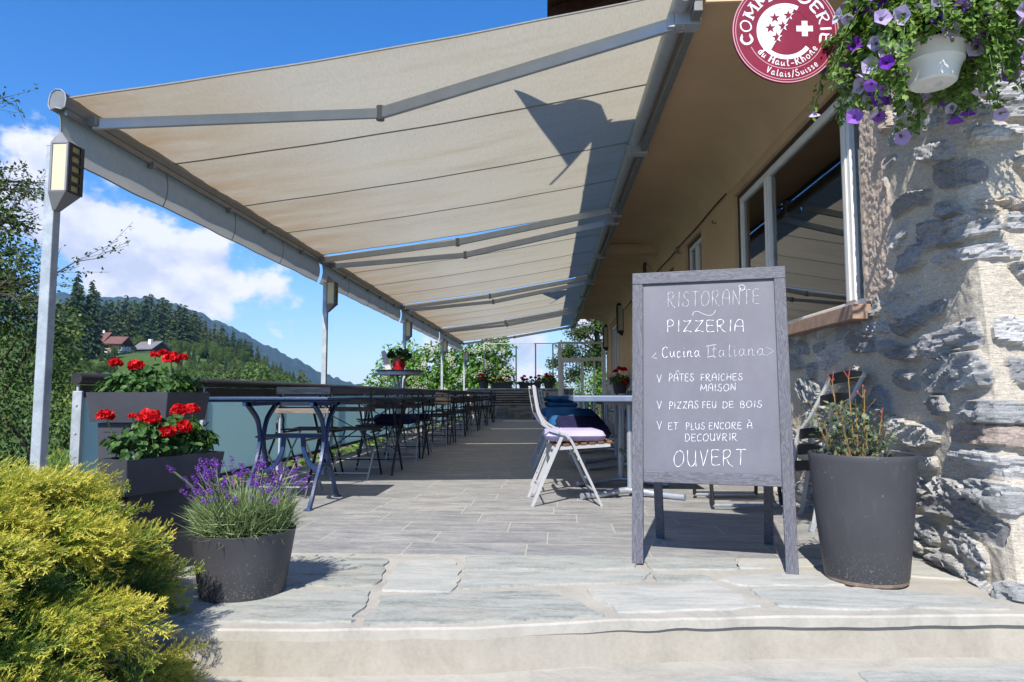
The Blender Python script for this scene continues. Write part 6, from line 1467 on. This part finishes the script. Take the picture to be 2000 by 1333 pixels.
# tree and bush behind the wind screen
w_, l_ = NM(), NM(); bs = np.array((2.6, 34.5, -1.5)); w_.tube(catmull([bs, (2.5, 34.5, 2), (2.4, 34.5, 4.5), (2.2, 34.5, 7)], 6), np.linspace(.22, .07, 19), 8)
for q in range(16): a_ = rg.uniform(0, 6.28); z_ = rg.uniform(2, 6); w_.tube(catmull([(2.45, 34.5, z_), (2.45 + math.cos(a_) * 1.1, 34.5 + math.sin(a_), z_ + .4), (2.45 + math.cos(a_) * 2.3, 34.5 + math.sin(a_) * 2, z_ + .5)], 4), np.linspace(.06, .015, 9), 5)
leafball(l_, [(.0, 33.8, 1.5, .5, .6, .4), (2.0, 33.8, 2.4, .8, .7, .5), (1.0, 34, 2.9, .75, .8, .55), (.35, 34.2, 2.35, .5, .6, .35), (1.6, 34.5, 3.9, .9, .8, .5), (2.6, 34, 4.3, .9, .8, .6), (.9, 34.5, 4.6, .6, .6, .3), (2.4, 34.2, 3.1, .8, .8, .5), (1.3, 34.6, 1.8, .7, .7, .5), (.4, 34.2, 1.1, .6, .6, .4), (1.7, 34.8, 5.4, 1.2, 1, .6), (2.9, 34.4, 5.6, 1.2, 1, .8)], 2600, .13, rg, .45, .7, .2)
tree('locust_tree', 'airy dark leaved tree behind the wind screen at the far end', 'tree', bs, w_, l_, 'tree_leaf')
w_, l_ = NM(), NM(); bs = np.array((1.9, 27.5, -1.0)); w_.tube([bs, bs + np.array((0, 0, 1.5))], .03, 5); leafball(l_, [(1.5, 27.5, .9, .7, .6, .75), (2.1, 27.6, 1.2, .6, .6, .7), (1.2, 27.6, .2, .9, .7, .7), (.0, 29, .2, 1.6, .8, .8), (-1.0, 30, .4, .5, .5, .9), (.3, 30, .6, .6, .5, .7)], 2400, .11, rg, .7)
tree('light_green_bush', 'light green bush seen through the glazed door at the far end', 'bush', bs, w_, l_, 'elder_leaf')
w_, l_ = NM(), NM(); bs = np.array((-2.05, 22.6, 1.2)); w_.tube([bs, bs + np.array((.05, 0, .45))], .015, 5); leafball(l_, [(-2.0, 22.6, 1.52, .26, .22, .20), (-1.85, 22.6, 1.66, .20, .18, .12), (-2.15, 22.6, 1.42, .2, .2, .16)], 4200, .05, rg, .25)
tree('potted_shrub', 'dark green small shrub standing in the pot at the left end of the end wall', 'shrub', bs, w_, l_, 'tree_leaf')
# conifers
def conifer(seed, wid, tiers, droop, dens):
    rg = np.random.default_rng(seed); nm = NM(); nm.tube([(0, 0, 0), (0, 0, .5), (0, 0, .97)], np.array([.013, .008, .002]), 5, mat=1)
    for i in range(tiers):
        t_ = i / (tiers - 1); z = .06 + .93 * t_; R_ = wid * (1 - t_) ** .82 * rg.uniform(.82, 1.12) + .006; m = max(5, int(dens * 1.35 * (1 - t_ * .6)))
        for j in range(m):
            a_ = j * 6.283 / m + rg.uniform(-.3, .3) + i; z = .05 + .93 * t_ + rg.uniform(-.55, .55) / tiers; L = R_ * rg.uniform(.62, 1.12); c, s_ = math.cos(a_), math.sin(a_); wv = .046 * (1 - .6 * t_) + .010; dz = -droop * L
            p0 = np.array((0, 0, z)); pm = np.array((c * L * .55, s_ * L * .55, z + dz * .35)); p1 = np.array((c * L, s_ * L, z + dz)); sd = np.array((-s_, c, 0)) * wv * .5; dn = np.array((0, 0, -wv * 1.1))
            tn = float(np.clip(rg.normal(.5, .2), 0, 1))
            nm.add([p0, pm + sd, p1, pm - sd], np.array([(0, 1, 2, 3)]), 0, tn); nm.add([p0, pm + sd * .2, p1, pm + dn], np.array([(0, 1, 2, 3)]), 0, tn * .9)
            for q in (.35, .6, .85):
                pq = p0 + (p1 - p0) * q + np.array((0, 0, .1 * dz * (q - 1))); e_ = nrm(np.array((c, s_, 0)) * .6 + np.array((-s_, c, 0)) * rg.choice((-1, 1))) * wv * rg.uniform(.7, 1.3)
                nm.add([pq, pq + e_ * .6 + dn * .2, pq + e_ + dn * .7, pq + e_ * .2 + dn * .6], np.array([(0, 1, 2, 3)]), 0, tn)
    return nm
CON = []
for i, (wd, ti, dr_, de, lm) in enumerate(((.17, 22, .45, 11, 'conifer'), (.13, 24, .55, 9, 'conifer'), (.19, 18, .25, 10, 'conifer_warm'), (.15, 20, .35, 9, 'conifer_warm'), (.20, 20, .5, 12, 'conifer'))):
    CON.append(conifer(60 + i, wd, ti, dr_, de).build('conifer_tree', [M[lm], M['bark']]))
BRO = []
for i in range(3):
    rg = np.random.default_rng(80 + i); nm = NM(); nm.tube([(0, 0, 0), (0, 0, .5)], .02, 5, mat=1); leafball(nm, [(rg.uniform(-.18, .18), rg.uniform(-.18, .18), rg.uniform(.35, .78), .24, .24, .20) for _ in range(8)] + [(0, 0, .5, .34, .34, .3)], 9000, .042, rg, .5)
    BRO.append(nm.build('broadleaf_tree', [M['far_leaf'], M['bark']]))
SKYL = [(-0.7906, .1022), (-.7598, .1335), (-.7221, .165), (-.6933, .16), (-.6726, .1408), (-.6636, .150), (-.6301, .157), (-.583, .146), (-.5626, .14), (-.5408, .132), (-.5179, .1148), (-.4858, .1006), (-.4618, .0889), (-.4218, .0618), (-.39, .0426), (-.3585, .0235), (-.3414, .0174)]
su, se = zip(*SKYL); used = set(); rg = np.random.default_rng(90)
def plant_far(proto_list, i, u, Y, top, label, cat, group, wk=1.):
    x = u * Y; z0 = float(gz(np.array([x]), np.array([Y]))[0]); h = max(4., top - z0 + .78); p = proto_list[i]
    o = p if p.name not in used else p.copy()
    if p.name not in used: used.add(p.name)
    else: COL.objects.link(o)
    o.location = (x, Y, z0 - .2); o.scale = (h * wk, h * wk, h); o.rotation_euler = (0, 0, rg.uniform(0, 6.28)); tag(o, label, cat, group)
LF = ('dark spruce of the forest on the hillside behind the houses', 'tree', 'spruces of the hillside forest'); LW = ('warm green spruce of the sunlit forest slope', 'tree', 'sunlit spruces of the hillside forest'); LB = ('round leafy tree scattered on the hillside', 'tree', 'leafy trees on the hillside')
plant_far(CON, 0, -.7195, 175, 175 * .1902, 'tall pointed dark spruce, left one of the pair rising above the chalet', 'tree', None, 1.1)
plant_far(CON, 4, -.6960, 178, 178 * .1760, 'broader dark spruce, right one of the pair rising above the chalet', 'tree', None, 1.1)
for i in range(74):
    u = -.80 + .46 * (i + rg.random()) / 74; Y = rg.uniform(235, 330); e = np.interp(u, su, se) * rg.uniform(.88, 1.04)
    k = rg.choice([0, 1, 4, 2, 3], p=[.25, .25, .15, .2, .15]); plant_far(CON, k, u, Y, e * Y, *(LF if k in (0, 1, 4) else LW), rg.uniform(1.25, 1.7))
for i in range(60):
    u = -.62 + .285 * (i + rg.random()) / 60; Y = rg.uniform(150, 225); e = np.interp(u, su, se) * rg.uniform(.25, .70) - .012
    if u < -.50: e = np.interp(u, su, se) * rg.uniform(.45, .62); Y = rg.uniform(222, 240)
    if rg.random() < .55: plant_far(BRO, int(rg.integers(3)), u, Y, e * Y, *LB, 1.0)
    else: k = int(rg.choice([2, 3, 0])); plant_far(CON, k, u, Y, e * Y, *(LF if k == 0 else LW), 1.2)
for u, Y, e in ((-.775, 150, .09), (-.745, 150, .075), (-.79, 140, .06), (-.70, 160, .042), (-.725, 150, .04), (-.585, 212, .085), (-.560, 214, .078), (-.60, 216, .075), (-.53, 180, .06), (-.50, 175, .045)): plant_far(BRO, int(rg.integers(3)), u, Y, e * Y, *LB, 1.0)
for i in range(130):
    u = -.56 + .235 * rg.random(); Y = rg.uniform(130, 215); e = np.interp(u, su, se) * rg.uniform(.30, .80) - .006
    if u < -.50: e = min(e, .040)
    if rg.random() < .55: plant_far(BRO, int(rg.integers(3)), u, Y, e * Y, *LB, .9)
    else: k = int(rg.choice([2, 3, 0])); plant_far(CON, k, u, Y, e * Y, *(LF if k == 0 else LW), 1.25)
for i in range(70):
    u = -.68 + .33 * rg.random(); Y = rg.uniform(95, 205); gg = float(gz(np.array([u * Y]), np.array([Y]))[0]); hh = rg.uniform(7, 17)
    lim = np.interp(u, [-.66, -.60, -.52, -.46, -.33], [.028, .028, .040, .06, .03]) * rg.uniform(.6, 1.1); 
    if gg + hh - .78 > lim * Y: hh = lim * Y - gg + .78
    if hh < 3.5: continue
    if u < -.58 and gg + hh - .78 > .045 * Y: continue
    if rg.random() < .6: plant_far(BRO, int(rg.integers(3)), u, Y, gg + hh - .78, *LB, 1.0)
    else: plant_far(CON, int(rg.choice([2, 3, 0])), u, Y, gg + hh - .78, *LW, 1.2)
for i in range(46):
    lo_, hi_ = ((-.565, -.50), (-.76, -.655))[i % 2]; u = rg.uniform(lo_, hi_); Y = rg.uniform(140, 185); e = rg.uniform(.022, .046 if u < -.6 else .062)
    if rg.random() < .5: plant_far(BRO, int(rg.integers(3)), u, Y, e * Y, *LB, 1.0)
    else: k = int(rg.choice([2, 3, 0])); plant_far(CON, k, u, Y, e * Y * 1.15, *(LF if k == 0 else LW), 1.3)
# houses on the slope
def gable(nm, x0, x1, y0, y1, z0, z1, ov, mat_w, mat_r, axis='x', th=.25):
    pass
def house(name, label, loc, rz, W_, D_, zb, h1, h2, roofh, roof, low, upm, ov=.9):
    r = thing(name, label, 'house', loc, R(rz), None)
    b = NM(); b.bx(0, W_, 0, D_, zb, h1); b.build('wall', M[low], r)
    b = NM(); b.prism([(0, h1 + .01), (D_, h1 + .01), (D_, h2), (D_ / 2, h2 + roofh), (0, h2)], 'x', 0.01, W_ - .01); b.build('upper_wall', M[upm], r)
    b = NM(); s_ = roofh / (D_ / 2)
    b.prism([(-ov, h2 - ov * s_ + .05), (D_ / 2, h2 + roofh + .05), (D_ + ov, h2 - ov * s_ + .05), (D_ + ov, h2 - ov * s_ + .3), (D_ / 2, h2 + roofh + .32), (-ov, h2 - ov * s_ + .3)], 'x', -ov, W_ + ov); rf = b.build('roof', M[roof], r)
    return r, rf
H1 = (-140.6, 196, 12.4)
r, rf = house('chalet', 'white and red brown timbered chalet with dark red roof on the slope', H1, 12, 7.2, 8.5, -2, 2.3, 4.6, 2.4, 'roof_brown', 'chalet_white', 'chalet_wood')
b = NM(); b.bx(5.6, 6.1, 4.0, 4.5, 6.9, 7.9); b.build('chimney', M['chalet_white'], rf)
b = NM(); b.bx(7.2, 12.4, -.9, 7.0, -3, 1.6); b.build('wall', M['chalet_white'], r)
b = NM(); b.prism([(-.9, 1.61), (7.0, 1.61), (7.0, 3.8), (3.05, 5.7), (-.9, 3.8)], 'x', 7.2, 10.9); b.build('upper_wall', M['chalet_wood'], r)
b = NM(); b.prism([(-1.9, 3.38), (3.05, 5.75), (8, 3.38), (8, 3.63), (3.05, 6.02), (-1.9, 3.63)], 'x', 6.9, 13.4); b.build('roof', M['roof_brown'], r)
b = NM(); b.prism([(-.9, 3.7), (7.0, 3.7), (3.05, 5.6)], 'x', 10.95, 11.1); b.build('gable_panel', M['chalet_dark'], r)
b = NM(); b.bx(10.9, 13.0, -1.0, 7.1, 1.5, 1.7)
for y_ in np.arange(-1.0, 7.2, .5): b.bx(12.9, 13.0, y_, y_ + .12, 1.7, 2.6)
for x_ in (11.2, 12.0): b.bx(x_, x_ + .12, -1.0, -.9, 1.7, 2.6)
b.bx(10.9, 13.0, -1.02, -.88, 2.6, 2.7); b.bx(12.88, 13.02, -1, 7.1, 2.6, 2.7); b.build('balcony', M['chalet_white'], r)
b = NM()
for y_ in (-.95, 2.0, 4.6, 6.9): b.bx(12.8, 13.0, y_, y_ + .18, -2, 3.6)
b.build('balcony_post', M['chalet_dark'], r)
for x_, z_, w2, h2 in ((1.2, .3, 1.0, 1.2), (4.0, .2, 1.4, 1.3), (4.2, 2.7, 2.6, 1.2), (8.0, -.8, 1.2, 1.7), (9.8, -.8, 1.2, 1.7), (11.2, -.8, .9, 1.7), (8.0, 2.0, 1.6, 1.3)):
    b = NM(); yy = -.02 if x_ < 7 else -.92; b.bx(x_, x_ + w2, yy - .02, yy, z_, z_ + h2); f_ = b.build('window', M['chalet_white'] if z_ > 1.5 else M['chalet_dark'], r); b = NM(); b.bx(x_ + .12, x_ + w2 - .12, yy - .04, yy - .02, z_ + .12, z_ + h2 - .12); b.build('pane', M['chalet_dark'], f_)
r, rf = house('chalet', 'dark wooden chalet with grey roof and white chimney beside the red brown one', (-128.5, 206, 12.6), -14, 6.5, 6, -2, 1.6, 2.6, 1.9, 'roof_grey', 'chalet_white', 'chalet_dark', 1.0)
b = NM(); b.bx(3.4, 4.5, 1.4, 2.3, 3.0, 5.4); b.build('chimney', M['chalet_white'], rf)
for x_ in (1.2, 3.2, 4.8): b = NM(); b.bx(x_, x_ + .9, -.05, -.0, .0, 1.2); b.build('window', M['chalet_dark'], r)
r, rf = house('cottage', 'small low cottage with orange red roof at the edge of the forest', (-115.0, 203, 10.6), 6, 5.6, 4.6, -2, 1.0, 1.6, 1.5, 'roof_red', 'chalet_white', 'chalet_dark', .6)
b = NM(); b.bx(1.4, 3.8, -.06, .25, 2.35, 2.42); b.build('solar_panel', M['chalet_dark'], rf).rotation_euler = (0, 0, 0)
# mountain
MT_ = [(-1.6, .15), (-.9321, .15), (-.7965, .152), (-.7383, .156), (-.6803, .150), (-.5993, .146), (-.5709, .139), (-.5183, .119), (-.462, .0945), (-.3905, .0594), (-.3277, .0288), (-.2812, .0143), (-.2466, .0038), (-.18, -.015)]
mu, me_ = zip(*MT_); nu, nv = 420, 60; uu = np.linspace(-1.5, -.19, nu); vv = np.linspace(0, 1, nv); Ug, Vg = np.meshgrid(uu, vv, indexing='ij'); Yg = 1150 + 1450 * Vg
prof = np.interp(Ug, mu, me_); jag = (fbm(np.stack([Ug.ravel() * 160, Vg.ravel() * 3, 0 * Ug.ravel()], 1), 3, 6).reshape(Ug.shape) - .5) * .0085 * Vg
rel = (fbm(np.stack([Ug.ravel() * 9, Vg.ravel() * 4, 0 * Ug.ravel() + 3], 1), 5, 16).reshape(Ug.shape) - .5) * 120 * np.sin(Vg * math.pi)
Zg = (prof + jag) * Yg * Vg ** 1.15 + .78 - 60 * (1 - Vg) + rel * .6
idx = np.arange(nu * nv).reshape(nu, nv); b = NM(); b.add(np.stack([Ug * Yg, Yg, Zg], -1).reshape(-1, 3), np.stack([idx[:-1, :-1], idx[1:, :-1], idx[1:, 1:], idx[:-1, 1:]], -1).reshape(-1, 4)); struct(b.build('mountain', M['mountain_mat'], smooth=180))
# ------------------------------------------------------------------ air: far slopes fade to blue
hz = NM(); hz.bx(-4600, 3000, -60, 3200, -75, 900); ho = hz.build('haze', bpy.data.materials.new('haze')); tag(ho, kind='stuff'); ho['label'] = 'thin blue summer haze in the valley air'; ho['category'] = 'haze'
hm_ = ho.data.materials[0]; hm_.use_nodes = True; hn = hm_.node_tree; hn.nodes.clear(); vo_ = hn.nodes.new('ShaderNodeVolumePrincipled'); vo_.inputs['Color'].default_value = (.36, .60, 1.0, 1); vo_.inputs['Density'].default_value = .00011
oo_ = hn.nodes.new('ShaderNodeOutputMaterial'); hn.links.new(vo_.outputs[0], oo_.inputs['Volume'])
